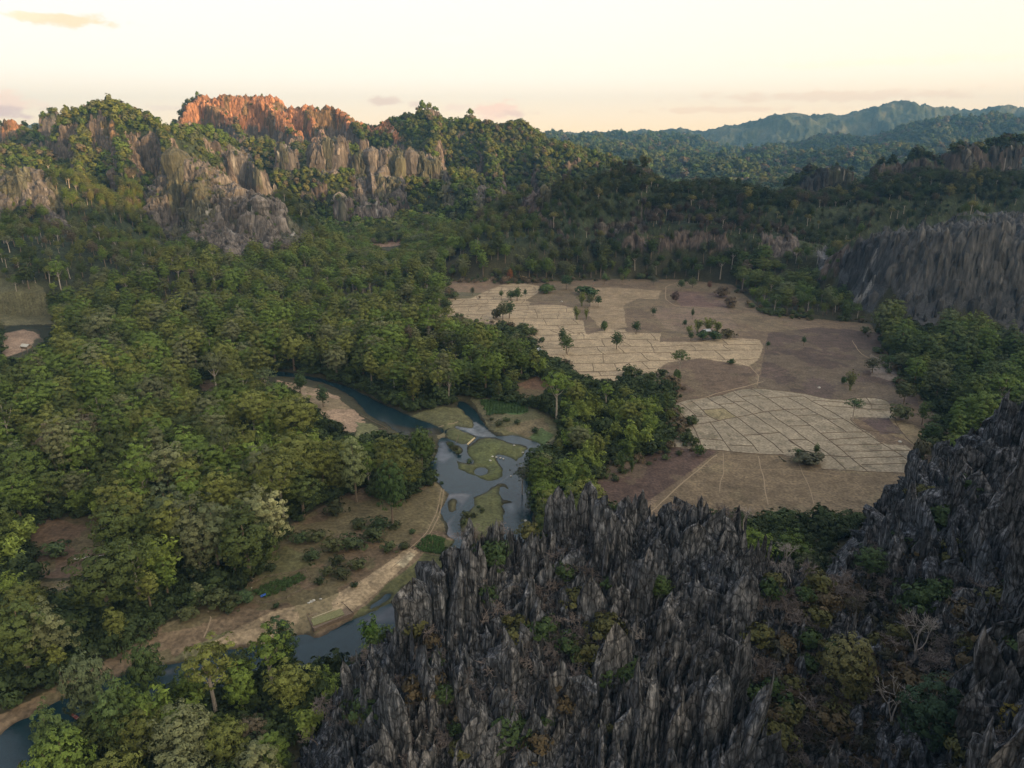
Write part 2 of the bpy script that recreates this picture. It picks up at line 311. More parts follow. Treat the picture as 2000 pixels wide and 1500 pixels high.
def m_hill():          # terrain of the hills: rock colour in Col, canopy bumps far off
    m, nt, b, _ = mat('hill_rock')
    at = N(nt, 'ShaderNodeAttribute', attribute_name='Col')
    v = objvec(nt, (1, 1, .28)); f, _ = noise_rgb(nt, v, .09, .62, 1.4, 7, .4); f2, h = noise_rgb(nt, objvec(nt, (1, 1, .12)), .35, .6, 1.35, 4)
    vo = N(nt, 'ShaderNodeTexVoronoi', feature='DISTANCE_TO_EDGE', Scale=.11); nd = N(nt, 'ShaderNodeTexNoise', Scale=.2, Detail=4.); nt.links.new(objvec(nt), nd.inputs['Vector'])
    av = N(nt, 'ShaderNodeMixRGB', blend_type='ADD'); av.inputs[0].default_value = 12.; nt.links.new(objvec(nt, (1, 1, .2)), av.inputs[1]); nt.links.new(nd.outputs[1], av.inputs[2]); nt.links.new(av.outputs[0], vo.inputs['Vector'])
    ck = N(nt, 'ShaderNodeMapRange'); ck.inputs['From Max'].default_value = .11; ck.inputs['To Min'].default_value = .66; nt.links.new(vo.outputs['Distance'], ck.inputs[0])
    c = scaled(nt, scaled(nt, scaled(nt, at.outputs['Color'], f), f2), ck.outputs[0]); nt.links.new(c, b.inputs['Base Color'])
    n5 = N(nt, 'ShaderNodeTexNoise', Scale=.22, Detail=6., Roughness=.65); nt.links.new(objvec(nt, (1, 1, .3)), n5.inputs['Vector']); bump(nt, b, n5.outputs[0], 1., 3.)
    return m
def m_karst():
    m, nt, b, _ = mat('karst_rock')
    v = objvec(nt, (1, 1, .10))
    n1 = N(nt, 'ShaderNodeTexNoise', Scale=.75, Detail=8., Roughness=.68); nt.links.new(v, n1.inputs['Vector'])
    r = N(nt, 'ShaderNodeValToRGB'); e = r.color_ramp.elements
    e[0].position = .34; e[0].color = (.010, .0108, .0125, 1); e[1].position = .72; e[1].color = (.28, .28, .285, 1)
    k = r.color_ramp.elements.new(.5); k.color = (.068, .072, .079, 1)
    nt.links.new(n1.outputs[0], r.inputs[0])
    n2 = N(nt, 'ShaderNodeTexNoise', Scale=.05, Detail=4.); nt.links.new(objvec(nt), n2.inputs['Vector'])
    mx = N(nt, 'ShaderNodeMix', data_type='RGBA', blend_type='MULTIPLY'); mx.inputs[0].default_value = 1.
    r2 = N(nt, 'ShaderNodeValToRGB'); e = r2.color_ramp.elements; e[0].position = .35; e[0].color = (.8, .84, .9, 1); e[1].position = .65; e[1].color = (1.1, 1.05, 1.0, 1)
    nt.links.new(n2.outputs[0], r2.inputs[0]); vo = N(nt, 'ShaderNodeTexVoronoi', feature='DISTANCE_TO_EDGE', Scale=.42); nd = N(nt, 'ShaderNodeTexNoise', Scale=.8, Detail=3.); nt.links.new(objvec(nt), nd.inputs['Vector'])
    av = N(nt, 'ShaderNodeMixRGB', blend_type='ADD'); av.inputs[0].default_value = 1.6; nt.links.new(objvec(nt, (1, 1, .42)), av.inputs[1]); nt.links.new(nd.outputs[1], av.inputs[2]); nt.links.new(av.outputs[0], vo.inputs['Vector'])
    cr = N(nt, 'ShaderNodeMapRange'); cr.inputs['From Max'].default_value = .10; cr.inputs['To Min'].default_value = .22; nt.links.new(vo.outputs['Distance'], cr.inputs[0])
    li, _ = noise_rgb(nt, objvec(nt, (1, 1, .8)), .55, .55, 1.5, 7)
    nt.links.new(scaled(nt, scaled(nt, r.outputs[0], cr.outputs[0]), li), mx.inputs[6]); nt.links.new(r2.outputs[0], mx.inputs[7])
    nt.links.new(mx.outputs[2], b.inputs['Base Color'])
    v3 = objvec(nt, (1, 1, .3)); n3 = N(nt, 'ShaderNodeTexNoise', Scale=1.6, Detail=6.); nt.links.new(v3, n3.inputs['Vector'])
    bump(nt, b, n3.outputs[0], 1., .9)
    return m
def m_leaf(name, default=(.05, .08, .02), trans=.12):
    m, nt, b, out = mat(name)
    at = N(nt, 'ShaderNodeAttribute', attribute_name='tint', attribute_type='INSTANCER')
    lf = N(nt, 'ShaderNodeAttribute', attribute_name='leaf')
    c = scaled(nt, at.outputs['Color'] if 'Color' in at.outputs else at.outputs[0], lf.outputs['Fac'])
    nt.links.new(c, b.inputs['Base Color']); b.inputs['Roughness'].default_value = .7; b.inputs['Specular IOR Level'].default_value = .15
    tr = N(nt, 'ShaderNodeBsdfTranslucent'); nt.links.new(c, tr.inputs[0]); mx = N(nt, 'ShaderNodeMixShader'); mx.inputs[0].default_value = trans
    nt.links.new(b.outputs[0], mx.inputs[1]); nt.links.new(tr.outputs[0], mx.inputs[2]); nt.links.new(mx.outputs[0], out.inputs[0])
    return m
def m_plain(name, c, rough=.8, var=.25, sc=2.):
    m, nt, b, _ = mat(name); f, _ = noise_rgb(nt, objvec(nt), sc, 1 - var, 1 + var)
    rgb = N(nt, 'ShaderNodeRGB'); rgb.outputs[0].default_value = (*c, 1); nt.links.new(scaled(nt, rgb.outputs[0], f), b.inputs['Base Color'])
    b.inputs['Roughness'].default_value = rough; return m
def m_water():
    m, nt, b, _ = mat('river_water')
    at = N(nt, 'ShaderNodeAttribute', attribute_name='Col')
    f, _ = noise_rgb(nt, objvec(nt, (1, 1, 1)), .25, .8, 1.2, 5, 1.)
    nt.links.new(scaled(nt, at.outputs['Color'], f), b.inputs['Base Color'])
    b.inputs['Roughness'].default_value = .06; b.inputs['Specular IOR Level'].default_value = .5; b.inputs['IOR'].default_value = 1.33
    n = N(nt, 'ShaderNodeTexNoise', Scale=1.2, Detail=4.); nt.links.new(objvec(nt, (1, 2.2, 1)), n.inputs['Vector']); bump(nt, b, n.outputs[0], .22, .3)
    return m
M_GROUND, M_HILL, M_KARST = m_ground(), m_hill(), m_karst()
M_LEAF, M_BAMBOO = m_leaf('leaves'), m_leaf('bamboo_leaves', trans=.25)
M_BARK, M_PALE, M_CULM = m_plain('bark', (.16, .12, .085)), m_plain('pale_bark', (.34, .29, .24)), m_plain('bamboo_culm', (.13, .15, .05))
M_WATER = m_water()
M_WOOD, M_SAND, M_BUND = m_plain('weathered_wood', (.2, .15, .11)), m_plain('dry_sand', (.24, .18, .115)), m_plain('field_bund', (.10, .068, .043), sc=.3)
M_TIN, M_WHITE, M_BLUE = m_plain('tin_roof', (.42, .45, .5), .5), m_plain('white_stone', (.42, .40, .35)), m_plain('blue_sheet', (.05, .12, .4), .5)
M_RED = m_plain('red_brown_wood', (.16, .05, .04))
# ------------------------------------------------------------------ the land: one fan-shaped sheet, split by hill
ROCK = [  # outlines of bare rock (photo pixels), distance range, colour
 ([(280,400),(300,350),(340,305),(370,305),(420,325),(460,355),(530,368),(562,425),(604,462),(604,482),(562,500),(500,518),(440,522),(395,500),(378,462),(345,484),(292,430)], 1000, 1400, (.19,.16,.145)),
 ([(-300,330),(0,335),(62,330),(100,358),(138,440),(112,445),(60,405),(0,402),(-300,400)], 900, 1300, (.18,.155,.145)),
 ([(335,246),(400,172),(520,185),(600,200),(655,200),(705,234),(745,224),(800,283),(740,262),(690,247),(640,250),(600,258),(585,268),(520,248),(440,243),(400,240)], 1950, 2700, (.30,.17,.105)),  # orange of the evening sun painted into the skyline crags
 ([(600,272),(640,252),(678,270),(682,335),(650,348),(608,330)], 1300, 2100, (.20,.165,.15)),
 ([(686,310),(712,284),(738,292),(800,285),(868,318),(872,345),(800,352),(792,388),(742,392),(700,402),(688,360)], 1300, 2100, (.19,.16,.145)),
 ([(536,280),(562,268),(590,330),(570,352),(545,320)], 1300, 2100, (.18,.155,.145)),
 ([(445,290),(485,288),(512,345),(560,385),(540,392),(470,345)], 1250, 2100, (.20,.17,.155)),
 ([(652,398),(672,382),(684,430),(662,455)], 1200, 2100, (.24,.21,.19)),
 ([(700,400),(760,395),(780,425),(730,440)], 1200, 2100, (.17,.14,.13)),
 ([(860,330),(880,340),(890,400),(868,402)], 1300, 2100, (.17,.15,.14)),
 ([(925,368),(948,362),(960,416),(938,418)], 1300, 2100, (.22,.19,.17)),
 ([(195,235),(222,232),(240,268),(215,276),(200,262)], 1300, 1800, (.32,.2,.12)),  # sunlit rock on the peak, its orange light put in the colour
 ([(0,225),(28,222),(48,250),(46,268),(0,268)], 1700, 2100, (.3,.18,.11)),  # knob coloured orange to stand for low sun on it
 ([(84,222),(125,218),(140,250),(125,262),(84,258)], 1700, 2100, (.2,.17,.16)),
 ([(1640,505),(1700,458),(1760,450),(1800,448),(1860,424),(1930,420),(2400,440),(2400,700),(1995,668),(1960,640),(1905,602),(1850,610),(1815,640),(1785,642),(1750,575),(1735,560),(1700,612),(1665,598),(1640,560)], 700, 1200, (.062,.062,.061)),
 ([(1852,290),(1905,280),(1912,330),(1890,352),(1858,352)], 1301, 1600, (.20,.18,.16)),
 ([(1930,280),(1985,272),(1992,335),(1935,330)], 1301, 1600, (.12,.11,.10)),
 ([(1545,360),(1590,332),(1656,330),(1656,366),(1600,368)], 1300, 1600, (.07,.07,.075)),
 ([(1592,488),(1612,484),(1620,545),(1596,548)], 950, 1300, (.11,.11,.11)),
 ([(1482,462),(1560,466),(1562,500),(1490,498)], 950, 1300, (.12,.10,.085)),
 ([(1170,440),(1260,425),(1262,450),(1180,462)], 950, 1300, (.12,.10,.085)),
 ([(1215,322),(1250,325),(1248,352),(1218,350)], 1250, 1500, (.26,.2,.15)),
 ([(1060,350),(1090,345),(1070,400),(1010,430),(985,440),(1010,405)], 1150, 1450, (.11,.085,.08)),
]
def P2(*p): return zp(p, 1310, 740, 7.692)
def P3(*p): return zp(p, 1540, 740, 7.143)
def P4(*p): return zp(p, 850, 540, 5.714)
def P5(*p): return zp(p, 1150, 540, 5.405)
FIELD_A = P4((130,250),(400,245),(600,150),(780,80),(960,75),(1160,105),(1150,180),(1000,270),(1060,285),(1050,320),(1220,315),(1400,320),(1540,350),(1560,480),(1650,490),(1680,640),(1714,645)) + P5((0,610),(190,560),(380,560),(400,585),(760,600),(750,690),(960,690),(1180,690),(1350,650),(1500,650),(1800,670),(1845,740),(1790,880),(1690,945),(1530,915),(1180,862),(960,890),(840,905),(730,970),(680,1070),(650,1130),(0,1130)) + P4((1550,1050),(1150,900),(1000,680),(640,520),(140,470))
FIELD_M = P5((-120,150),(0,120),(280,118),(770,150),(730,240),(530,230),(370,300),(380,380),(395,545),(150,560),(60,470),(0,400),(20,260))
FIELD_B = P2((50,390),(250,310),(550,280),(780,240),(930,180),(1240,130),(1600,170),(1769,190)) + P3((200,200),(400,245),(550,285),(800,290),(1080,255),(1370,290),(1470,440),(1480,560),(1050,530),(860,540),(1000,690),(1100,740),(1190,800),(1300,900),(1640,930),(1900,1140),(1800,1230),(1700,1320),(1100,1290),(470,1260),(400,1080),(0,1080)) + P2((1700,1140),(1330,1130),(900,1090),(750,1075),(0,1030),(0,400))
GREEN = (.035, .045, .02)
def rock_at(x, y, z):
    px, py = PX(x, y, z); n1 = fbm(x, y, 26, 4, 31); n2 = fbm(x, y, 26, 4, 37)
    qx = px + n1 * 9; qy = py + n2 * 9
    rk = np.zeros(x.shape); c = np.zeros(x.shape + (3,)); d = y
    for poly, a, b, cc in ROCK:
        m = (d > a) & (d < b) & inpoly(qx, qy, poly)
        if a == 1301: m &= n1 > -.05
        rk[m] = 1; c[m] = cc
    return rk, c
def ground_colour(x, y, z, sd):
    """earth colours of the valley floor: forest soil, sand bars, grass, paddies, ploughland."""
    n = fbm(x, y, 22, 4, 80); n2 = fbm(x, y, 6, 3, 84); n3 = fbm(x, y, 60, 3, 87)
    c = np.empty(x.shape + (3,)); c[:] = (.045, .042, .022); c[:] = c * (1 + .3 * n[..., None])
    X = x + n * 3.0 + n2 * 1.2; Y = y + n2 * 2.0 + n * 5
    def put(poly, col, amt=1., var=.12, hard=False, hole=None):
        P = GP(poly); m = inpoly(X if not hard else x + n2 * .8, Y if not hard else y + n2 * 1.2, P)
        if hole is not None: m &= hole
        c[m] = c[m] * (1 - amt) + np.array(col) * (1 + var * (n[m] + n2[m]))[:, None] * amt
    put([(0,1437),(52,1399),(105,1374),(196,1329),(290,1303),(350,1300),(420,1290),(525,1262),(609,1250),(700,1212),(760,1180),(850,1170),(900,1100),(895,1060),(872,1040),(864,1000),(880,955),(850,930),(845,985),(820,1030),(790,1090),(700,1130),(600,1150),(500,1185),(420,1190),(330,1220),(240,1275),(170,1310),(100,1345),(0,1395),(-80,1420),(-80,1500)], (.16,.115,.07))
    put([(530,1080),(560,1035),(640,985),(700,960),(860,945),(850,1000),(800,1100),(700,1150),(560,1190),(400,1210),(380,1180),(420,1130)], (.12,.085,.05))
    put([(500,1110),(560,1070),(610,1085),(600,1110),(520,1140)], (.11,.10,.045))
    put([(690,1200),(740,1150),(820,1095),(850,1050),(900,1060),(870,1150),(800,1170),(740,1190)], (.085,.085,.035))
    put([(340,1280),(430,1240),(480,1230),(420,1290),(350,1300)], (.12,.11,.055))
    put([(400,1262),(470,1225),(560,1190),(640,1168),(700,1140),(760,1100),(800,1072),(820,1080),(775,1120),(720,1165),(690,1190),(640,1205),(600,1225),(560,1245),(500,1258)], (.30,.225,.135))
    put([(770,1105),(800,1082),(812,1088),(790,1110)], (.36,.3,.19))
    put([(50,1045),(90,1020),(160,1010),(215,1005),(215,1080),(190,1115),(100,1125),(55,1110)], (.115,.075,.045))
    put([(55,1120),(190,1108),(230,1125),(120,1140),(55,1135)], (.13,.085,.055))
    put([(60,1145),(130,1150),(125,1170),(60,1172)], (.16,.13,.07))
    put([(540,745),(575,752),(620,762),(660,778),(690,800),(710,830),(690,850),(640,835),(600,815),(560,800),(535,775)], (.27,.19,.125))
    put([(380,735),(440,740),(440,790),(385,780)], (.12,.08,.05))
    put([(690,830),(720,830),(760,850),(775,870),(740,875),(700,860)], (.12,.12,.055))
    put([(775,815),(840,800),(900,795),(935,840),(890,850),(850,835),(800,828)], (.12,.115,.055))
    put([(920,775),(1000,790),(1080,815),(1100,850),(1060,868),(1000,850),(950,830),(930,800)], (.13,.115,.06))
    put([(935,780),(1020,790),(1030,812),(950,812)], (.05,.085,.025))
    put([(985,835),(1060,820),(1080,838),(1030,850)], (.18,.13,.08))
    put([(1035,850),(1062,835),(1085,850),(1060,868)], (.06,.085,.03))
    put([(990,760),(1060,735),(1100,765),(1070,800),(1000,785)], (.15,.08,.05), .6)
    put([(-60,655),(0,655),(40,645),(75,650),(85,660),(60,690),(20,705),(-60,720)], (.24,.165,.11))
    put([(-60,612),(30,605),(100,618),(110,632),(30,632),(-60,640)], (.12,.11,.06))
    for q in (POOL, ISLE, ISLE_S, ISLET, ISLE_T, ISLE_F, ISLE_B):
        pass
    for q, cc in ((ISLE, (.085,.095,.035)), (ISLE_S, (.095,.1,.04)), (ISLET, (.07,.075,.03)), (ISLE_T, (.09,.075,.04)), (ISLE_F, (.1,.11,.045)), (ISLE_B, (.1,.08,.06))): put(q, cc, hard=True)
    put([(846,838),(866,836),(868,856),(852,852)], (.32,.26,.16))
    put([(720,480),(790,475),(790,488),(725,490)], (.2,.13,.09)); put([(345,568),(400,568),(400,576),(350,577)], (.2,.15,.09)); put([(590,545),(660,540),(640,556)], (.15,.1,.07))
    put([(480,598),(510,600),(500,606),(470,604)], (.2,.14,.09)); put([(800,612),(870,606),(880,640),(820,650)], (.18,.13,.09))
    # fields
    put(FIELDALL, (.125,.090,.058), hard=True)
    put([(870,550),(965,548),(985,562),(925,585),(870,580)], (.17,.115,.075)); put([(875,570),(940,572),(935,586),(880,588)], (.12,.105,.06))
    put([(1310,570),(1420,572),(1420,602),(1330,600)], (.11,.07,.055)); put([(1270,600),(1420,602),(1440,640),(1380,655),(1300,640)], (.155,.11,.078))
    put([(1490,700),(1500,650),(1600,640),(1720,650),(1740,720),(1780,760),(1800,800),(1620,780),(1480,755)], (.070,.049,.038))
    put([(1560,745),(1640,730),(1770,770),(1780,800),(1600,780)], (.075,.054,.043)); put([(1700,690),(1760,720),(1770,750),(1700,735)], (.16,.13,.105))
    put([(1290,740),(1300,715),(1360,700),(1470,715),(1480,750),(1330,790),(1300,790)], (.112,.078,.052)); put([(1180,915),(1320,872),(1400,882),(1260,985),(1150,975)], (.075,.048,.036))
    put([(1400,882),(1500,888),(1800,925),(1770,1010),(1400,1010),(1260,1000)], (.135,.1,.06))
    put([(1690,815),(1760,820),(1790,835),(1850,860),(1830,900),(1790,870),(1730,845)], (.2,.15,.085)); put([(1672,812),(1730,812),(1765,848),(1720,848)], (.075,.052,.045))
    put(FIELD_A, (.285, .220, .138), var=.06, hard=True); put(FIELD_M, (.215, .162, .10), var=.14); put(FIELD_B, (.215, .18, .125), var=.05, hard=True)
    put(P2((500,468),(800,445),(990,575),(800,605),(740,630),(550,560)), (.2,.165,.09), var=.05, hard=True)
    gx, gy = PX(x, y, z * 0)
    st = (np.sin((gx * .25 + gy * 1.0 + n * 8) * .9) > .3) & inpoly(gx, gy, [(1470,720),(1560,715),(1560,752),(1475,755)])
    c[st] *= 1.35
    vg = (n3 * .6 + n * .7 > .06) & ~inpoly(x, y, WFIELD) & (y < 620) & (c[:, 0] > .08) & (sd > 0); c[vg] = c[vg] * .5 + np.array((.075, .075, .032)) * .5
    vb = (n3 * .5 + n2 * .7 > .22) & (c[:, 0] > .08) & ~vg & (y < 620); c[vb] *= .72
    fb = inpoly(x, y, WFIELD) & (c[:, 0] < .2) & (n3 * .7 + n * .6 > .1); c[fb] = c[fb] * .7 + np.array((.14, .115, .065)) * .3
    # wet edge and river bed
    m = (sd < 2.2) & (sd > -30); w_ = sstep(2.2, .2, sd[m])[:, None]; c[m] = c[m] * (1 - .55 * w_)
    return c
lap('start')
NT = 1420; th = np.linspace(math.radians(-47), math.radians(44), NT)
rr = [80.]
while rr[-1] < 10600:
    r = rr[-1]; rr.append(r + (max(.0021 * r, .5) if r < 1200 else (3.0 if r < 2500 else min(.007 * r - 14.5, 24))))
rr = np.array(rr); NR = len(rr)
R_, T_ = np.meshgrid(rr, th, indexing='ij'); gx = (R_ * np.sin(T_)).ravel(); gy = (R_ * np.cos(T_)).ravel()
lap('grid %d x %d' % (NR, NT))
gz, lab, sd, hm = terrain(gx, gy)
lab = np.where(hm < .45, 0, lab)
lap('terrain')
hz = gz.copy()
rk, rc = rock_at(gx, gy, gz)
G2 = gz.reshape(NR, NT)
sl = np.abs(np.gradient(G2, axis=0) / np.gradient(rr)[:, None]); sl2 = np.abs(np.gradient(G2, axis=1)) / (rr[:, None] * (th[1] - th[0]))
slope = np.hypot(sl, sl2).ravel()
fl = ridged(gx, gy, 16, 3, 90)
nat = (slope > 2.25 + .6 * fbm(gx, gy, 70, 3, 93)) & (hm > .5) & (R_.ravel() < 2700) & (rk < .5)
gz = gz + rk * hm * (9 * fl + 4 * fbm(gx, gy, 5, 2, 95) + 13 * ridged(gx, gy, 55, 3, 96) - 8) + nat * 4 * fl
gc = ground_colour(gx, gy, gz, sd)
hm_ = hm[:, None]; nn = fbm(gx, gy, 90, 4, 97)[:, None]
gcol = gc * (1 - hm_) + hm_ * np.array(GREEN) * (1 + .4 * nn)
farm = sstep(3800, 5000, R_.ravel())[:, None] * hm_
vv = fbm(gx, gy, 160, 5, 99)[:, None]
gcol = gcol * (1 - farm) + farm * (np.array((.05, .062, .03)) * (1 + .5 * vv) + np.array((.05,.03,.02)) * np.clip(vv * 2, 0, 1))
gcol = np.where(rk[:, None] > .5, rc * np.where(((gy < 1150) & (gx > 250))[:, None], np.array((1.05, 1.05, 1.08)), np.where((gy > 1880)[:, None], np.array((.95, .80, .70)), np.array((.62, .63, .60)))) * (1 + .3 * fbm(gx, gy, 40, 3, 98)[:, None]), gcol)  # farthest crags get a warm factor: sunlight tint painted into the rock
cl_ = (gy < 1150) & (gx > 250); ms = (rk > .5) & ~cl_ & (fbm(gx, gy, 32, 4, 108) > .12); gcol[ms] = gcol[ms] * .35 + np.array((.055, .058, .028)) * .65
gcol = np.where((nat & (rk < .5))[:, None], np.array((.115, .09, .075)) * (1 + .3 * nn), gcol)
kn_ = ((gx > 250) & (gy > 1250) & (gy < 1650) & ((rk > .5) | nat)); gcol[kn_] = gcol[kn_] * .58
wh = ~((gx > -60) & (gx < 560) & (gy > 900) & (gy < 1300)) & (fbm(gx, gy, 16, 3, 101) > .52) & (rk > .5) & (fbm(gx, gy, 90, 2, 105) > -.1)
gcol[wh] = gcol[wh] * .4 + np.array((.38, .35, .31)) * .6
lap('colour')
idx = np.arange(NR * NT).reshape(NR, NT)
Q = np.stack([idx[:-1, :-1], idx[:-1, 1:], idx[1:, 1:], idx[1:, :-1]], -1).reshape(-1, 4)[:, ::-1]
V = np.stack([gx, gy, gz], 1); ql = lab[Q[:, 0]]
LBL = {'ground': 'flat valley floor of forest soil, sand bars and dry paddies', 'rocky_hill': 'grey-brown bare limestone hill rising from the forest',
 'forested_hill': 'steep green hill with sunlit crest', 'limestone_ridge': 'long limestone ridge with orange sunlit crags', 'limestone_knob': 'small rounded limestone towers on the ridge tops',
 'forested_ridge': 'dark forested ridge behind the dry fields', 'limestone_cliff': 'dark grey vertical limestone cliff beside the fields', 'far_hill': 'hazy wooded hills beyond the valley',
 'far_mountain': 'blue mountains on the skyline'}
for k, nm in enumerate(NAMES):
    f = Q[ql == k]
    if not len(f): continue
    u, inv = np.unique(f, return_inverse=True)
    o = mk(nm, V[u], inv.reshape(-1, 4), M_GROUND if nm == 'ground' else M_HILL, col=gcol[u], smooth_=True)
    tag(o, LBL[nm], kind='structure')
lap('land mesh')
# coarse height lookup
def H(x, y):
    x = np.atleast_1d(np.asarray(x, float)); y = np.atleast_1d(np.asarray(y, float))
    r = np.hypot(x, y); t = np.arctan2(x, y)
    i = np.clip(np.interp(r, rr, np.arange(NR)), 0, NR - 1.001); j = np.clip((t - th[0]) / (th[1] - th[0]), 0, NT - 1.001)
    i0 = i.astype(int); j0 = j.astype(int); fi = i - i0; fj = j - j0; Z = gz.reshape(NR, NT)
    return (Z[i0, j0] * (1 - fi) * (1 - fj) + Z[i0 + 1, j0] * fi * (1 - fj) + Z[i0, j0 + 1] * (1 - fi) * fj + Z[i0 + 1, j0 + 1] * fi * fj)
def LOOK(arr, x, y):
    r = np.hypot(x, y); t = np.arctan2(x, y)
    i = np.clip(np.interp(r, rr, np.arange(NR)) + .5, 0, NR - 1).astype(int); j = np.clip((t - th[0]) / (th[1] - th[0]) + .5, 0, NT - 1).astype(int)
    return arr.reshape(NR, NT)[i, j]
def LOOK3(arr, x, y): return np.stack([LOOK(arr[:, k], x, y) for k in range(3)], -1)
# hills east and behind (outside the frame): they keep the evening sun off the valley
xs = np.linspace(900, 5200, 160); ys = np.linspace(-1800, 7000, 220); XX, YY = np.meshgrid(xs, ys, indexing='ij')
edge = np.maximum(YY, 0) * .80 + 620
hh = (HSUN := 345) * (1 - .42 * sstep(1200, 2100, YY)) * sstep(0, 420, XX - edge) * (1 - .3 * sstep(1500, 3000, XX - edge)) + sstep(50, 400, XX - edge) * (35 * ridged(XX, YY, 500, 4, 110) + 30 * fbm(XX, YY, 130, 3, 111))
hh = np.where(XX < edge, -30, hh)
ii = np.arange(hh.size).reshape(hh.shape); q = np.stack([ii[:-1, :-1], ii[1:, :-1], ii[1:, 1:], ii[:-1, 1:]], -1).reshape(-1, 4)
keep = (hh.ravel()[q] > -5).all(1)
eh = mk('east_hill', np.stack([XX.ravel(), YY.ravel(), hh.ravel()], 1), q[keep], M_HILL, col=np.full((hh.size, 3), .04) * np.array([[1, 1.2, .6]]), smooth_=True)
tag(eh, 'wooded hills closing the valley on its east side', kind='structure')
def crags():
    gq = np.random.default_rng(61); out = []; cols = []; X, Y = np.meshgrid(np.arange(-1500, 1300, 5.2), np.arange(700, 2500, 5.2)); X = (X + gq.uniform(-2.4, 2.4, X.shape)).ravel(); Y = (Y + gq.uniform(-2.4, 2.4, Y.shape)).ravel()
    m = (np.abs(np.arctan2(X, Y)) < .72); X, Y = X[m], Y[m]; k_ = LOOK(rk, X, Y) > .5; s_ = LOOK(slope, X, Y); na_ = LOOK(nat, X, Y)
    m = ((k_ & (s_ > .35)) | na_) & (gq.random(X.size) < np.where(Y > 1900, .45, np.where(Y < 1120, .95, .7))); X, Y, s_ = X[m], Y[m], s_[m]; Z = H(X, Y); n = X.size
    w = gq.lognormal(2.3, .5, n); h = w * gq.uniform(.8, 1.35, n) + np.minimum(s_, 3) * 2.5; w = w * np.where((Y < 1120) & (X > 200), .62, 1); h = h * np.where((Y < 1400) & (X < 0), .72, 1) * np.where((Y < 1120) & (X > 200), .8, 1); C = LOOK3(gcol, X, Y)
    V, F = blades(X, Y, Z - h * .68, w, w * gq.uniform(.45, .9, n), h, gq.normal(0, .6, n), gq.normal(0, .05, (n, 2)), gq, 9, 7, 1)
    C = np.repeat(C * gq.uniform(.62, 1.4, (n, 1)), 63, axis=0); o = mk('limestone_crags', V, F, M_HILL, col=C); tag(o, 'fluted crags and fins breaking out of the bare rock faces', kind='stuff'); return n
# ------------------------------------------------------------------ water
xs = np.arange(-330, 90, 1.0); ys = np.arange(120, 640, 1.0); XX, YY = np.meshgrid(xs, ys, indexing='ij'); X1 = XX.ravel(); Y1 = YY.ravel()
swd, _ = water_sd(X1, Y1)
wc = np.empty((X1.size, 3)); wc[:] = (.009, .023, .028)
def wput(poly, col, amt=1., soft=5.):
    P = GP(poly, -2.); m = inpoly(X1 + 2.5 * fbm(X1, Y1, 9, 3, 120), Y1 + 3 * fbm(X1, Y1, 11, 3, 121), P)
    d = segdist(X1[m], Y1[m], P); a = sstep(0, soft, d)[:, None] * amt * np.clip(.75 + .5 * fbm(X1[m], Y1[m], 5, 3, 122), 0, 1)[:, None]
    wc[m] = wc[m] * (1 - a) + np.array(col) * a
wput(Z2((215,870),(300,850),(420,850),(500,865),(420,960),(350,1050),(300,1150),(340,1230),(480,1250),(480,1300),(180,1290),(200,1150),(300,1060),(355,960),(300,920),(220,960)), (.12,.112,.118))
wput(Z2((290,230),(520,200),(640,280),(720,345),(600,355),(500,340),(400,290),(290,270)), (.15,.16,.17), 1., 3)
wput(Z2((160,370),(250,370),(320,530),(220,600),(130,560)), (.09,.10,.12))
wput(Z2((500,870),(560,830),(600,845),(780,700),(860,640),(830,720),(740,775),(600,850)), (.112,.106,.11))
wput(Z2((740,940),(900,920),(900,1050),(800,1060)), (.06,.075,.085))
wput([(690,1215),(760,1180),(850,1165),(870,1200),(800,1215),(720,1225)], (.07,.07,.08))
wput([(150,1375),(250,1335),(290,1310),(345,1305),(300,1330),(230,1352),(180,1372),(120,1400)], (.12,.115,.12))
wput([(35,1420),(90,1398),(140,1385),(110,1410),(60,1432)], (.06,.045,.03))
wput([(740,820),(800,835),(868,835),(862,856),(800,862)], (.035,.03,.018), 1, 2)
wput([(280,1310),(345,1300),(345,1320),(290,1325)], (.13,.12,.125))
ii = np.arange(X1.size).reshape(XX.shape); q = np.stack([ii[:-1, :-1], ii[1:, :-1], ii[1:, 1:], ii[:-1, 1:]], -1).reshape(-1, 4)
keep = (swd[q] < 3).any(1); u, inv = np.unique(q[keep], return_inverse=True)
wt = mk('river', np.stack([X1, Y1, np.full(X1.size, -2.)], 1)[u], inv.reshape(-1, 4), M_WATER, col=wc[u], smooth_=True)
tag(wt, 'slow teal river widening into a shallow pool with grassy islands', kind='structure')
P = GP([(-80,640),(130,630),(130,670),(-80,670)], -2.)
w2 = mk('river', np.c_[P, np.full(4, -2.)], [[3, 2, 1, 0]], M_WATER, col=np.full((4, 3), .02) * np.array([[.7, 1.2, 1.2]])); tag(w2, 'dark bend of river among far trees', kind='structure')
lap('water')
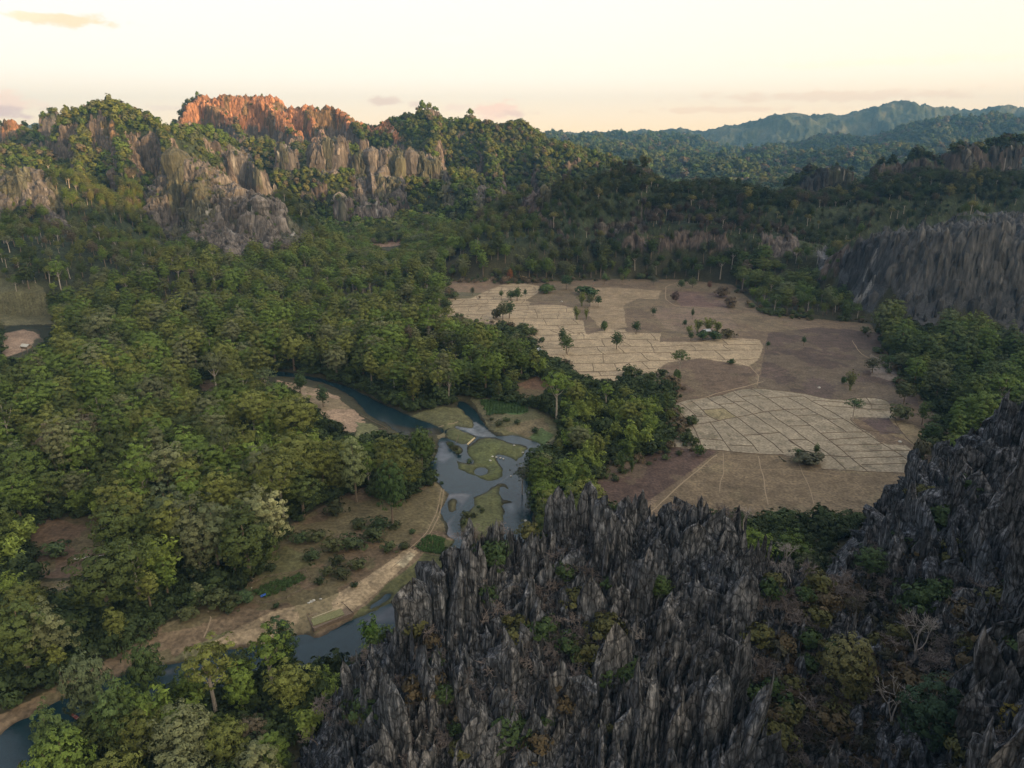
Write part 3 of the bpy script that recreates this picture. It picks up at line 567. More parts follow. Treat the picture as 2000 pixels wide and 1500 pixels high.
# ------------------------------------------------------------------ foreground karst
xs = np.arange(-100, 300, .55); ys = np.arange(95, 400, .55); XX, YY = np.meshgrid(xs, ys, indexing='ij'); X1 = XX.ravel(); Y1 = YY.ravel()
kz, kb, kd = karst(X1, Y1); ii = np.arange(X1.size).reshape(XX.shape)
q = np.stack([ii[:-1, :-1], ii[1:, :-1], ii[1:, 1:], ii[:-1, 1:]], -1).reshape(-1, 4)
keep = (kz[q] > -4).any(1) & (kb[q] < 70).any(1); u, inv = np.unique(q[keep], return_inverse=True)
o = mk('karst_hill', np.stack([X1, Y1, kz], 1)[u], inv.reshape(-1, 4), M_KARST)
tag(o, 'dark jagged limestone outcrop closest to the viewer', kind='structure')
def join2(a, b): return np.concatenate([a[0], b[0]]), np.concatenate([a[1], b[1] + len(a[0])])
def blades(x, y, z, w, t, h, yaw, lean, rng, ns=9, nr=8, blunt=0):
    """upright limestone fins: angular section, stepped ledges, chisel-cut tops"""
    n = len(x); a = np.linspace(0, 2 * np.pi, ns, endpoint=False); lv = np.linspace(0, 1, nr) ** .85
    ang = a[None, :] + rng.uniform(-.3, .3, (n, ns)) * 6.28 / ns * 1.3; rad = rng.uniform(.62, 1.2, (n, ns))
    tp = rng.uniform(2.2, 12, n) if not blunt else rng.uniform(3, 9, n); sh = rng.uniform(-.22, .22, (n, 2)); V = np.empty((n, nr, ns, 3))
    cut = rng.uniform(.0, .22, (n, 1)) * np.cos(ang - rng.choice([0, np.pi], (n, 1)) + rng.normal(0, .5, (n, 1))) + rng.uniform(-.14, .1, (n, ns))
    if blunt: cut = cut * .3
    led = np.ones(n)
    for k, l in enumerate(lv):
        s = (1 - l ** tp) ** .7 * .93 + .05
        led = led * np.where(rng.random(n) < .28, rng.uniform(.74, .95, n), 1)
        jr = rad * (1 + rng.uniform(-.11, .11, (n, ns))); s = s * led
        lx = np.cos(ang) * jr * (w * .5 * s)[:, None] + (sh[:, 0] * w * l)[:, None]; ly = np.sin(ang) * jr * (t * .5 * (s * .85 + .08))[:, None]
        zz = z[:, None] + (h * l)[:, None] * (1 + cut * l * l)
        c, s_ = np.cos(yaw)[:, None], np.sin(yaw)[:, None]
        V[:, k, :, 0] = x[:, None] + lx * c - ly * s_ + (lean[:, 0] * h * l)[:, None]
        V[:, k, :, 1] = y[:, None] + lx * s_ + ly * c + (lean[:, 1] * h * l)[:, None]
        V[:, k, :, 2] = zz
    base = np.arange(n)[:, None, None] * (nr * ns)
    K, A = np.meshgrid(np.arange(nr - 1), np.arange(ns), indexing='ij'); A2 = (A + 1) % ns
    f = np.stack([K * ns + A, K * ns + A2, (K + 1) * ns + A2, (K + 1) * ns + A], -1).reshape(1, -1, 4)
    top = np.array([[(nr - 1) * ns + 0, (nr - 1) * ns + 1 + i, (nr - 1) * ns + 2 + i, (nr - 1) * ns + min(3 + i, ns - 1)] for i in range(0, ns - 2, 2)])[None]
    f = np.concatenate([f, top], 1) + base
    return V.reshape(-1, 3), f.reshape(-1, 4)
g = np.random.default_rng(21)
sp_ = 2.3; xs = np.arange(-80, 270, sp_); ys = np.arange(110, 380, sp_); XX, YY = np.meshgrid(xs, ys)
X1 = (XX + g.uniform(-1, 1, XX.shape)).ravel(); Y1 = (YY + g.uniform(-1, 1, XX.shape)).ravel()
kz, kb, kd = karst(X1, Y1); px, py = PX(X1, Y1, kz)
clump = fbm(X1, Y1, 16, 3, 130)
gully = inpoly(px, py, [(1440,1230),(1560,1130),(1700,1110),(1760,1200),(1850,1300),(1950,1420),(2000,1560),(1500,1560),(1480,1400)])
ok = (kz > -1) & (kb < 16) & (px > 380) & (px < 2300) & (py < 1750) & (g.random(X1.size) < np.where(gully, .32, np.clip(.72 + clump * .8, .45, 1)))
X1, Y1, kz, kb, clump, gully, px, py = [a[ok] for a in (X1, Y1, kz, kb, clump, gully, px, py)]
n = X1.size; right = px > 1700
sz = np.clip(g.lognormal(-.1, .62, n), .35, 3.6) * np.where(right, 1.35, 1.)
w = 4.4 * sz; t = w * g.uniform(.22, .5, n); h = (5.5 + 6.5 * np.clip(clump, -.4, 1)) * sz ** .75 * g.uniform(.6, 1.5, n) + 3
h = np.minimum(h, 3.6 * w + 2); h = h * np.where(kb > -9, .55, 1); h = h * np.where(gully, .6, 1)
yaw = fbm(X1, Y1, 50, 2, 140) * 2.6 + g.normal(0, .55, n)
lean = np.stack([np.where(right, -.16, .04) + g.normal(0, .07, n), -.03 + g.normal(0, .06, n)], 1)
lap('crags %d' % crags())
Vb, Fb = blades(X1, Y1, kz - 3.5, w, t, h, yaw, lean, g)
x2, y2 = np.meshgrid(np.arange(-80, 270, 1.45), np.arange(115, 370, 1.45)); x2 = (x2 + g.uniform(-.7, .7, x2.shape)).ravel(); y2 = (y2 + g.uniform(-.7, .7, y2.shape)).ravel()
k2, b2, _ = karst(x2, y2); p2, q2 = PX(x2, y2, k2); gl2 = inpoly(p2, q2, [(1440,1230),(1560,1130),(1700,1110),(1760,1200),(1850,1300),(1950,1420),(2000,1560),(1500,1560),(1480,1400)])
o2 = (k2 > 0) & (b2 < 8) & (p2 > 480) & (p2 < 2120) & (q2 < 1580) & (g.random(x2.size) < np.where(gl2, .25, .45)); x2, y2, k2, p2 = x2[o2], y2[o2], k2[o2], p2[o2]; n2_ = x2.size
w2_ = g.lognormal(.25, .4, n2_); h2_ = w2_ * g.uniform(1.5, 3.2, n2_) + 1.8 + 2.5 * fbm(x2, y2, 9, 2, 133)
V2, F2 = blades(x2, y2, k2 - 2., w2_, w2_ * g.uniform(.35, .7, n2_), h2_, fbm(x2, y2, 50, 2, 140) * 2.2 + g.normal(0, .4, n2_), np.stack([np.where(p2 > 1700, -.14, .03) + g.normal(0, .08, n2_), -.03 + g.normal(0, .07, n2_)], 1), g, 7, 6)
Vb, Fb = join2((Vb, Fb), (V2, F2))
o = mk('karst_pinnacles', Vb, Fb, M_KARST); tag(o, 'countless knife-edged limestone blades packed over the outcrop', kind='stuff')
lap('karst %d blades' % n)
# the spires one can tell apart
SPIRES = [(1090,1015,950,12.,'tall twin-fluted grey spire beside the green bamboo', 58), (1145,1012,944,7.,'leaning grey spire just east of the tallest spire', 44), (962,1075,1012,7,'broad grey blade above the river pool, westmost on the crest', 34),
 (1000,1085,1025,6,'pale blade between the two broad grey blades on the crest', 30), (1040,1090,1040,6,'stout leaning blade over the pool, next to the dead yellow shrub', 32), (1240,1010,955,7,'crumbling grey tower with dead shrubs on its crest', 44),
 (1350,1030,966,8,'ribbed dark tower with olive shrub on top', 60), (1440,1040,988,6,'grey spire beside the leafless white tree', 34), (1640,1330,1200,7,'dark spire alone in the bushy gully', 36), (1490,1090,1046,5,'narrow grey fin on the saddle crest', 18),
 (1250,1190,1120,7,'pale slab lying smooth below the crest', 46), (1700,1075,1015,8,'dark leaning blade at the gully mouth', 30), (730,1330,1255,5,'first slender blade by the white leafless tree', 22), (1210,1330,1240,6,'broad dark blade halfway down the outcrop', 40)]
def Yk(px, py):                        # where the sight line through a pixel meets the karst surface
    Y = np.arange(110, 360, .5); P = W(np.full(Y.size, px), np.full(Y.size, py), Y); z, _, _ = karst(P[:, 0], P[:, 1], False)
    k = np.argmax(z > P[:, 2]); return P[k] if (z > P[:, 2]).any() else P[np.argmin(np.abs(P[:, 2] - z))]
for px0, pyb, pyt, ww, lb, pw in SPIRES:
    p = Yk(px0, pyb); top = W(px0, pyt, p[1])[2]; wm = pw * p[1] / FPX * 1.12
    k = 4 if ww > 6 else 3
    bx = p[0] + np.linspace(-.32, .32, k) * wm; by = p[1] + g.uniform(-1.2, 1.2, k); z0 = np.full(k, p[2] - 5)
    hh = (top - z0) * np.r_[g.uniform(.72, .95, k)]; hh[k // 2] = top - z0[0]
    bw = np.full(k, wm * .55) * g.uniform(.8, 1.15, k); bw[k // 2] = wm * .75
    Vs, Fs = blades(bx - p[0], by - p[1], z0 - p[2], bw, bw * .6, hh, g.normal(0, .3, k), np.c_[g.normal(.03, .02, k), g.normal(0, .02, k)], g, 12, 10, 1)
    o = mk('rock_pinnacle', Vs, Fs, M_KARST); o.location = p; tag(o, lb, 'rock pinnacle', group='named spires on the limestone crest')
lap('spires')
# ------------------------------------------------------------------ plants
def unit(v): return v / (np.linalg.norm(v, axis=-1, keepdims=True) + 1e-9)
def quads(P, Nn, size, rng, asp=1.35):
    """one leaf spray per point: a pointed quad lying square to Nn."""
    n = len(P); a = unit(np.cross(Nn, rng.normal(size=(n, 3)))); b = np.cross(Nn, a); s = size[:, None] * .5
    V = np.stack([P - a * s * asp, P - b * s * .8 + Nn * s * .15, P + a * s * asp, P + b * s * .8 + Nn * s * .15], 1)
    return V.reshape(-1, 3), np.arange(n * 4).reshape(n, 4)
def tube(pts, rads, ns=6):
    pts = np.array(pts, float); V = []; F = []
    for i, (p, r) in enumerate(zip(pts, rads)):
        d = unit(pts[min(i + 1, len(pts) - 1)] - pts[max(i - 1, 0)]); u = unit(np.cross(d, [.3, .9, .2])); v = np.cross(d, u)
        for k in range(ns):
            a = 2 * math.pi * k / ns; V.append(p + r * (math.cos(a) * u + math.sin(a) * v))
    for i in range(len(pts) - 1):
        for k in range(ns): F.append([i * ns + k, i * ns + (k + 1) % ns, (i + 1) * ns + (k + 1) % ns, (i + 1) * ns + k])
    return np.array(V), np.array(F)
def join(parts):
    V = []; F = []; o = 0
    for v, f in parts: V.append(v); F.append(f + o); o += len(v)
    return np.concatenate(V), np.concatenate(F)
def crown(seed, R, zb, zt, lobes=1, ncl=46, nl=32, ls=.95, fill=.25, flat=1., cr=.27):
    """foliage: lobes > clumps > leaf sprays. returns V, F, leaf brightness"""
    g = np.random.default_rng(seed); C = []
    if lobes == 1: L = [(0, 0, (zb + zt) / 2, R, (zt - zb) / 2)]
    else:
        L = [(R * .5 * math.cos(a) * g.uniform(.6, 1.15), R * .5 * math.sin(a) * g.uniform(.6, 1.15), (zb + zt) / 2 + g.uniform(-.22, .2) * (zt - zb), R * g.uniform(.5, .72), (zt - zb) / 2 * g.uniform(.55, .8)) for a in np.linspace(0, 6.28, lobes, endpoint=False) + g.uniform(0, 1, lobes)]
        L.append((0, 0, (zb + zt) / 2 + .12 * (zt - zb), R * .6, (zt - zb) / 2 * .9))
    P = []; NN = []; S = []; B = []
    per = max(6, ncl // len(L))
    for (cx, cy, cz, rx, rz) in L:
        k = np.arange(per) + .5; ph = np.arccos(1 - 1.72 * k / per); aa = math.pi * (1 + 5 ** .5) * k + g.uniform(0, 6)
        d = np.stack([np.cos(aa) * np.sin(ph), np.sin(aa) * np.sin(ph), np.cos(ph)], 1) + g.normal(0, .13, (per, 3))
        rr_ = g.uniform(.66, 1.0, per)[:, None]; c = np.array([cx, cy, cz]) + d * rr_ * np.array([rx, rx, rz * flat])
        r = R * cr * g.uniform(.65, 1.3, per) / (1 if lobes == 1 else 1.12)
        for i in range(per):
            v = unit(g.normal(size=(nl, 3))); v[:, 2] = np.abs(v[:, 2]) * .9 - .25; v = unit(v + d[i] * .55)
            rad = r[i] * g.uniform(.75, 1.08, nl)[:, None]
            P.append(c[i] + v * rad * np.array([1, 1, .8])); NN.append(unit(v * .8 + d[i] * .75 + g.normal(0, .2, (nl, 3)))); S.append(ls * g.uniform(.7, 1.3, nl))
            B.append(g.uniform(.85, 1.16) * g.uniform(.78, 1.22, nl))
    nf = int(sum(len(p) for p in P) * fill * .5)
    if nf:
        v = unit(g.normal(size=(nf, 3))); c = np.array([0, 0, (zb + zt) / 2]) + v * g.uniform(.25, .72, nf)[:, None] * np.array([R * .85, R * .85, (zt - zb) / 2])
        P.append(c); NN.append(unit(v + g.normal(0, .6, (nf, 3)))); S.append(ls * 1.7 * g.uniform(.8, 1.2, nf)); B.append(g.uniform(.6, 1., nf))
    P = np.concatenate(P); NN = np.concatenate(NN); S = np.concatenate(S); B = np.concatenate(B)
    V, F = quads(P, NN, S, g); return V, F, B
def trunk(seed, h, r, R, zb, limbs=5):
    g = np.random.default_rng(seed); b = g.uniform(-.6, .6, 2)
    ps = [tube([(0, 0, -1.5), (b[0] * .2, b[1] * .2, h * .3), (b[0], b[1], h * .62), (b[0] * 1.2, b[1] * 1.2, h * .9)], [r * 1.35, r, r * .75, r * .2], 7)]
    for i in range(limbs):
        a = 6.28 * i / limbs + g.uniform(-.4, .4); z0 = g.uniform(.42, .62) * h; e = np.array([math.cos(a) * R * .6, math.sin(a) * R * .6, zb + (h - zb) * g.uniform(.3, .75)])
        m = np.array([b[0] * .8, b[1] * .8, z0]); ps.append(tube([m, m * .5 + e * .5 + [0, 0, -.8], e], [r * .5, r * .32, r * .1], 5))
    return join(ps)
SPEC = {  # name: (crown radius, crown base z, top z, lobes, clumps, leaves per clump, leaf size, clump radius)
 'dome': [(7.2, 4, 20, 1, 120, 38, .52, .165), (8.2, 6, 21, 1, 140, 38, .52, .155), (7.2, 3.5, 19, 4, 130, 34, .52, .17), (8.6, 5, 21, 5, 150, 34, .52, .155)],
 'tall': [(5.2, 3, 23, 1, 120, 36, .52, .2), (4.6, 5, 24, 3, 110, 36, .5, .22), (5.8, 8, 25, 4, 120, 34, .52, .2)],
 'open': [(7.4, 13, 23, 4, 60, 36, .55, .2), (6.6, 11, 22, 5, 64, 34, .55, .21)],
}
PROTO = {}
def proto(name, parts, cls):
    PROTO.setdefault(cls, []).append((name, parts))
for cls, L in SPEC.items():
    for i, (R, zb, zt, lo, nc, nl, ls, cr) in enumerate(L):
        sd0 = hash_ = 100 * (1 + list(SPEC).index(cls)) + i
        V, F, B = crown(sd0, R, zb, zt, lo, nc, nl, ls, cr=cr, fill=.25 if cls != 'open' else .05); c = mk('crown', V, F, M_LEAF, leaf=B, link=False)
        V, F = trunk(sd0, zt, .42 if cls != 'dome' else .5, R, zb); t = mk('trunk', V, F, M_PALE if cls == 'open' else M_BARK, link=False)
        proto(cls, [('crown', c.data), ('trunk', t.data)], cls)
def bamboo(seed, R=6., Hh=13., n=22):
    g = np.random.default_rng(seed); T = []; P = []; NN = []; S = []; B = []
    for i in range(n):
        a = g.uniform(0, 6.28); r0 = g.uniform(0, 1.1); h = Hh * g.uniform(.65, 1.05); out = R * g.uniform(.25, 1.0)
        s = np.linspace(0, 1, 9); zz = h * (1.18 * s - .34 * s ** 3.2 * (out / R)); rr_ = r0 + out * s ** 2.1
        pts = np.stack([np.cos(a) * rr_, np.sin(a) * rr_, zz], 1); T.append(tube(pts[:7], np.linspace(.09, .04, 7), 4))
        m = 44; q = g.uniform(.3, 1.0, m) ** .8; px_ = np.stack([np.interp(q, s, pts[:, k]) for k in range(3)], 1)
        off = g.normal(0, 1, (m, 3)) * np.array([.75, .75, .5]) * (1.25 - q * .5)[:, None]; P.append(px_ + off)
        NN.append(unit(off * .6 + [0, 0, 1.1] + np.array([math.cos(a), math.sin(a), 0]) * q[:, None] * .7 + g.normal(0, .4, (m, 3)))); S.append(g.uniform(.55, 1.0, m)); B.append(g.uniform(.7, 1.3, m) * g.uniform(.85, 1.15))
    V, F = quads(np.concatenate(P), np.concatenate(NN), np.concatenate(S), g, 1.9)
    return (V, F, np.concatenate(B)), join(T)
for i, (R, h, n) in enumerate([(6.5, 13, 24), (5, 12, 20), (7.5, 14.5, 28), (4.2, 10, 15)]):
    (V, F, B), (TV, TF) = bamboo(400 + i, R, h, n)
    proto('bamboo', [('foliage', mk('foliage', V, F, M_BAMBOO, leaf=B, link=False).data), ('culms', mk('culms', TV, TF, M_CULM, link=False).data)], 'bamboo')
for i, (R, zt, lo) in enumerate([(2.6, 3.6, 3), (3.2, 3.2, 4), (2.0, 3.0, 1), (2.8, 4.4, 5)]):
    V, F, B = crown(500 + i, R, .1, zt, lo, 20, 18, .55, .3, cr=.36); c = mk('foliage', V, F, M_LEAF, leaf=B, link=False)
    V, F = trunk(500 + i, zt * .7, .1, R, .6, 4); t = mk('stems', V, F, M_BARK, link=False); proto('shrub', [('foliage', c.data), ('stems', t.data)], 'shrub')
M_TWIG = mat('twig'); _t, _nt, _b, _ = M_TWIG; _a = N(_nt, 'ShaderNodeAttribute', attribute_name='tint', attribute_type='INSTANCER'); _nt.links.new(_a.outputs['Color'], _b.inputs['Base Color']); M_TWIG = _t
def twigs(seed, h, spread, r0, depth=4, nb=3):
    g = np.random.default_rng(seed); out = []
    def rec(p, d, L, r, k):
        n = 3; pts = [p]; rads = [r]
        for i in range(n):
            d = unit(d + g.normal(0, .16, 3) + np.array([0, 0, .03])); p = p + d * L / n; pts.append(p); rads.append(r * (1 - .45 * (i + 1) / n))
        out.append(tube(pts, rads, 4 if k > 1 else 3))
        if k == 0: return
        for j in range(nb + (g.random() < .5)):
            q = unit(d + unit(g.normal(size=3)) * spread); q[2] = q[2] * .8 + .12; s = pts[g.integers(2, 4)]
            rec(s, unit(q), L * g.uniform(.58, .82), max(rads[-1] * .75, .028), k - 1)
    rec(np.array([0, 0, -.6]), np.array([g.normal(0, .12), g.normal(0, .12), 1.]), h * .36, r0, depth)
    return join(out)
for i, (h, s, r, dp, nb) in enumerate([(7, .8, .16, 4, 3), (6, 1.0, .13, 4, 3), (9, .75, .2, 4, 3), (5, 1.2, .1, 4, 3), (8, .9, .17, 5, 2)]):
    V, F = twigs(600 + i, h, s, r, dp, nb); proto('bare', [('branches', mk('branches', V, F, M_TWIG, link=False).data)], 'bare')
for i in range(4):
    g_ = np.random.default_rng(700 + i); parts = []
    for k in range(5):
        V, F = twigs(710 + i * 7 + k, 2.6, 1.3, .05, 3, 3); V = V + [g_.normal(0, .7), g_.normal(0, .7), 0]; parts.append((V, F))
    V, F = join(parts); proto('bareshrub', [('branches', mk('branches', V, F, M_TWIG, link=False).data)], 'bareshrub')
lap('prototypes')
def place(cls, k, x, y, z, s, rz, tint, name, label, cat, group=None, sxy=1.):
    """one plant: an Empty at its foot with its parts"""
    _, parts = PROTO[cls][k % len(PROTO[cls])]
    e = empty(name, (x, y, z), rz); e.scale = (s * sxy, s * sxy, s); tag(e, label, cat, group=group)
    for pn, me in parts:
        c = bpy.data.objects.new(pn, me); COL.objects.link(c); c.parent = e; c['tint'] = [float(v) for v in tint]
    return e
# prototypes for the masses beyond: kept out of the scene, instanced only inside the forest objects
def merged(cls, k, low=None):
    parts = PROTO[cls][k][1]; Vs = []; Fs = []; mi = []; lf = []; off = 0; mats = []
    for j, (pn, me) in enumerate(parts):
        v = np.empty(len(me.vertices) * 3, np.float32); me.vertices.foreach_get('co', v); f = np.empty(len(me.loops), np.int32); me.loops.foreach_get('vertex_index', f)
        v = v.reshape(-1, 3); f = f.reshape(-1, 4); Vs.append(v); Fs.append(f + off); off += len(v); mi.append(np.full(len(f), j)); mats.append(me.materials[0])
        l = np.ones(len(f), np.float32)
        if 'leaf' in me.attributes: me.attributes['leaf'].data.foreach_get('value', l)
        lf.append(l)
    return mk('proto_' + cls, np.concatenate(Vs), np.concatenate(Fs), mats, mi=np.concatenate(mi), leaf=np.concatenate(lf), link=False)
def far_tree(seed):
    V, F, B = crown(seed, 5.2, 1, 11, 3 if seed % 2 else 1, 16, 12, 2.0, .4, cr=.42); return mk('proto_far', V, F, M_LEAF, leaf=B, link=False)
def instance_object(name, pts, scl, rot, tint, protos, label):
    me = bpy.data.meshes.new(name); me.vertices.add(len(pts)); me.vertices.foreach_set('co', np.asarray(pts, np.float32).ravel())
    for nm, ty, arr in (('scl', 'FLOAT_VECTOR', scl), ('rot', 'FLOAT_VECTOR', rot), ('tint', 'FLOAT_VECTOR', tint)):
        a = me.attributes.new(nm, ty, 'POINT'); a.data.foreach_set('vector', np.asarray(arr, np.float32).ravel())
    o = bpy.data.objects.new(name, me); COL.objects.link(o); tag(o, label, kind='stuff')
    ng = bpy.data.node_groups.new(name, 'GeometryNodeTree'); ng.interface.new_socket('Geometry', in_out='INPUT', socket_type='NodeSocketGeometry'); ng.interface.new_socket('Geometry', in_out='OUTPUT', socket_type='NodeSocketGeometry')
    gi = ng.nodes.new('NodeGroupInput'); go = ng.nodes.new('NodeGroupOutput'); ip = ng.nodes.new('GeometryNodeInstanceOnPoints'); jn = ng.nodes.new('GeometryNodeJoinGeometry')
    for p in protos:
        oi = ng.nodes.new('GeometryNodeObjectInfo'); oi.inputs['Object'].default_value = p; gt = ng.nodes.new('GeometryNodeGeometryToInstance')
        ng.links.new(oi.outputs['Geometry'], gt.inputs[0]); ng.links.new(gt.outputs[0], jn.inputs[0])
    ng.links.new(gi.outputs[0], ip.inputs['Points']); ng.links.new(jn.outputs[0], ip.inputs['Instance']); ip.inputs['Pick Instance'].default_value = True
    rnd = ng.nodes.new('FunctionNodeRandomValue'); rnd.data_type = 'INT'; rnd.inputs[4].default_value = 0; rnd.inputs[5].default_value = len(protos) - 1
    ng.links.new(rnd.outputs[2], ip.inputs['Instance Index'])
    for nm, sock in (('scl', 'Scale'), ('rot', 'Rotation')):
        na = ng.nodes.new('GeometryNodeInputNamedAttribute'); na.data_type = 'FLOAT_VECTOR'; na.inputs[0].default_value = nm; ng.links.new(na.outputs[0], ip.inputs[sock])
    ng.links.new(ip.outputs[0], go.inputs[0]); m = o.modifiers.new('scatter', 'NODES'); m.node_group = ng; return o
# ---- where plants may stand (photo pixels of what must stay in sight)
VIS = [FIELDALL, POOL, LAKE4, [(1655,540),(1690,606),(1735,572),(1775,640),(1815,640),(1850,608),(1905,604),(1960,645),(2040,665),(2040,500),(1640,500)],
 [(500,722),(560,727),(620,735),(700,765),(780,805),(868,836),(870,858),(800,862),(740,850),(700,860),(660,830),(610,800),(560,760),(500,742)],
 [(-40,1450),(0,1400),(60,1362),(100,1345),(170,1305),(240,1275),(300,1240),(345,1200),(400,1185),(480,1160),(530,1085),(560,1035),(640,985),(700,960),(800,990),(850,935),(880,930),(880,1080),(850,1130),(840,1190),(760,1192),(700,1235),(690,1260),(640,1268),(610,1250),(560,1242),(520,1258),(440,1262),(380,1300),(320,1314),(235,1336),(200,1352),(160,1364),(150,1398),(112,1442),(70,1500),(0,1560),(-40,1560)],
 [(55,1035),(95,1015),(215,1008),(212,1080),(190,1110),(235,1128),(130,1165),(60,1165),(70,1120)],
 [(775,812),(840,800),(880,788),(920,775),(1010,790),(1080,815),(1100,850),(1050,880),(900,880),(830,860)],
 [(1000,745),(1060,738),(1090,755),(1060,778),(1010,775)],
 [(0,606),(95,606),(110,632),(110,655),(84,668),(60,700),(20,706),(0,708)],
 [(722,478),(788,474),(788,488),(724,490)], [(348,568),(400,568),(400,575),(350,576)], [(592,546),(658,541),(640,552)], [(380,742),(438,742),(434,775),(392,770)]]
VISG = [GP(p) for p in VIS]
def shows(px, py):
    r = np.zeros(px.shape, bool)
    for p in VIS: r |= inpoly(px, py, p)
    return r
def scatter(x0, x1, y0, y1, step, seed):
    g = np.random.default_rng(seed); xs = np.arange(x0, x1, step); ys = np.arange(y0, y1, step); X, Y = np.meshgrid(xs, ys)
    X = (X + (np.arange(len(ys)) % 2 * step * .5)[:, None] + g.uniform(-.38, .38, X.shape) * step).ravel(); Y = (Y + g.uniform(-.38, .38, Y.shape) * step).ravel()
    k = (np.abs(np.arctan2(X, Y)) < math.radians(42)) & (Y > 0); return X[k], Y[k]
def karst_over(x, y, z):
    m = (y < 420); out = np.zeros(x.shape, bool)
    kz_, kb_, _ = karst(x[m], y[m], False); out[m] = (kz_ > z[m] - 1.5) & (kb_ < 60) & (x[m] > -95)
    return out
GT = np.random.default_rng(77)
def tints(x, y, hmv, kind='tree'):
    n = len(x); a = fbm(x, y, 120, 3, 150)[:, None]; r = GT.random((n, 1)); q = GT.random(n)
    olive = np.array((.152, .168, .040)); mid = np.array((.122, .174, .033)); dark = np.array((.072, .094, .025)); grey = np.array((.145, .155, .070))
    c = np.where(r < .36 + a * .5, olive, np.where(r < .68 + a * .3, mid, np.where(r < .86, dark, grey)))
    c = c * (.88 + (GT.random((n, 1)) - .5) * (.48 - .22 * np.clip(hmv, 0, 1)[:, None]))
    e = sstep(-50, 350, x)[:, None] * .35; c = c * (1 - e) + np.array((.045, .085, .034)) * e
    dry = (q < .09 * hmv + .006) ; c[dry] = np.array((.15, .12, .075)) * GT.uniform(.7, 1.2, (dry.sum(), 1))
    pxx, pyy = PX(x, y, H(x, y)); dz_ = inpoly(pxx + 14 * fbm(x, y, 30, 2, 230), pyy + 10 * fbm(x, y, 30, 2, 231), [(1190,420),(1260,395),(1390,410),(1460,440),(1560,460),(1560,500),(1480,500),(1400,470),(1250,465),(1150,490),(1120,470)]) & (GT.random(n) < .6) & (y > 900); c[dz_] = np.array((.17, .13, .10)) * GT.uniform(.7, 1.2, (dz_.sum(), 1))
    c = c * (1 - .2 * np.clip(hmv, 0, 1))[:, None]
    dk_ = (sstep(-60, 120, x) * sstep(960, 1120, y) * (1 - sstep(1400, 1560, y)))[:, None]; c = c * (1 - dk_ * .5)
    yl = (q > .93) & (hmv > .5); c[yl] = np.array((.14, .13, .04)) * GT.uniform(.8, 1.1, (yl.sum(), 1))
    return c
# ---- valley forest
X, Y = scatter(-900, 1200, 130, 1150, 13.0, 301); Z = H(X, Y)
HM = LOOK(hm, X, Y); RK = LOOK(rk, X, Y); SDW = LOOK(sd, X, Y)
g = np.random.default_rng(302)
big = np.clip(fbm(X, Y, 45, 3, 160) * .6 + g.normal(1.16, .3, X.size), .6, 1.8)
big = big * np.where(HM > .3, .68, 1.) * np.where(Y > 800, .85, 1.)
px, py = PX(X, Y, Z); _, pt = PX(X, Y, Z + 19 * big); _, pm = PX(X, Y, Z + 10 * big)
wpx = 3.6 * big * FPX / np.hypot(X, np.hypot(Y, CAMZ))
bad = shows(px, py) | shows(px, pt) | shows(px, pm) | shows(px - wpx, pm) | shows(px + wpx, pm) | (SDW < 4) | karst_over(X, Y, Z) | (RK > .5) | inpoly(X, Y, WFIELD)
ok = ~bad & ~((HM < .1) & (g.random(X.size) < .06))
small_ok = bad & ~shows(px, py) & (SDW > 2.5) & ~karst_over(X, Y, Z) & (RK < .5) & ~inpoly(X, Y, WFIELD)
SX, SY, SZ = X[small_ok], Y[small_ok], Z[small_ok]
X, Y, Z, HM, big, px, py, pt = [a[ok] for a in (X, Y, Z, HM, big, px, py, pt)]
BZ = [([(1080,760),(1160,745),(1210,745),(1325,790),(1325,880),(1200,905),(1180,960),(1090,1040),(1040,1000),(1090,900),(1120,850)], .75),
      ([(420,900),(480,840),(650,870),(640,960),(560,1010),(440,960)], .55), ([(-40,1060),(60,1040),(70,1110),(60,1230),(-40,1200)], .7), ([(60,960),(230,950),(240,1040),(80,1030)], .6),
      ([(500,640),(640,630),(640,700),(520,700)], .4), ([(880,650),(1060,690),(1150,740),(1060,740),(900,690)], .4), ([(220,1150),(330,1060),(330,1110),(260,1150)], .6), ([(540,1340),(720,1290),(740,1340),(600,1400)], .5),
      ([(330,1430),(500,1390),(520,1500),(330,1540)], .3), ([(600,560),(900,560),(880,620),(640,620)], .3), ([(1060,940),(1130,900),(1120,990),(1050,1040)], .6)]
pb = np.full(X.size, .05)
for p, a in BZ: pb = np.where(inpoly(px, py - 8, p), a, pb)
isb = (g.random(X.size) < pb) & (HM < .3)
inview = (px > -25) & (px < 2025) & (py < 1580) & (pt > 0)
app = big / np.sqrt(X ** 2 + Y ** 2 + (CAMZ - Z) ** 2)
def top_n(mask, n):
    i = np.where(mask)[0]; return i[np.argsort(-app[i])[:n]]
ti = top_n(~isb & inview & (np.abs(px - 1000) < 1015), 285); bi = top_n(isb & inview, 240)
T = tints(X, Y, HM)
LM = [('the brown clearing', 130, 1060), ('the pale flowering tree', 535, 1010), ('the red-trunked giant', 447, 885), ('the bend sand bar', 620, 790), ('the wooden river pen', 645, 1205), ('the white leafless tree', 725, 1260),
      ('the reddish snag', 42, 1485), ('the cream-crowned tree', 697, 880), ('the fenced garden', 555, 1150), ('the round island pond', 940, 921), ('the pointed island shrub', 660, 1010), ('the rock foot', 560, 1500),
      ('the clearing wall', 180, 1092), ('the reddish soil patch', 1045, 765), ('the field corner', 1290, 1000), ('the far sandy bend', 60, 670), ('the two-trunk tree', 430, 730)]
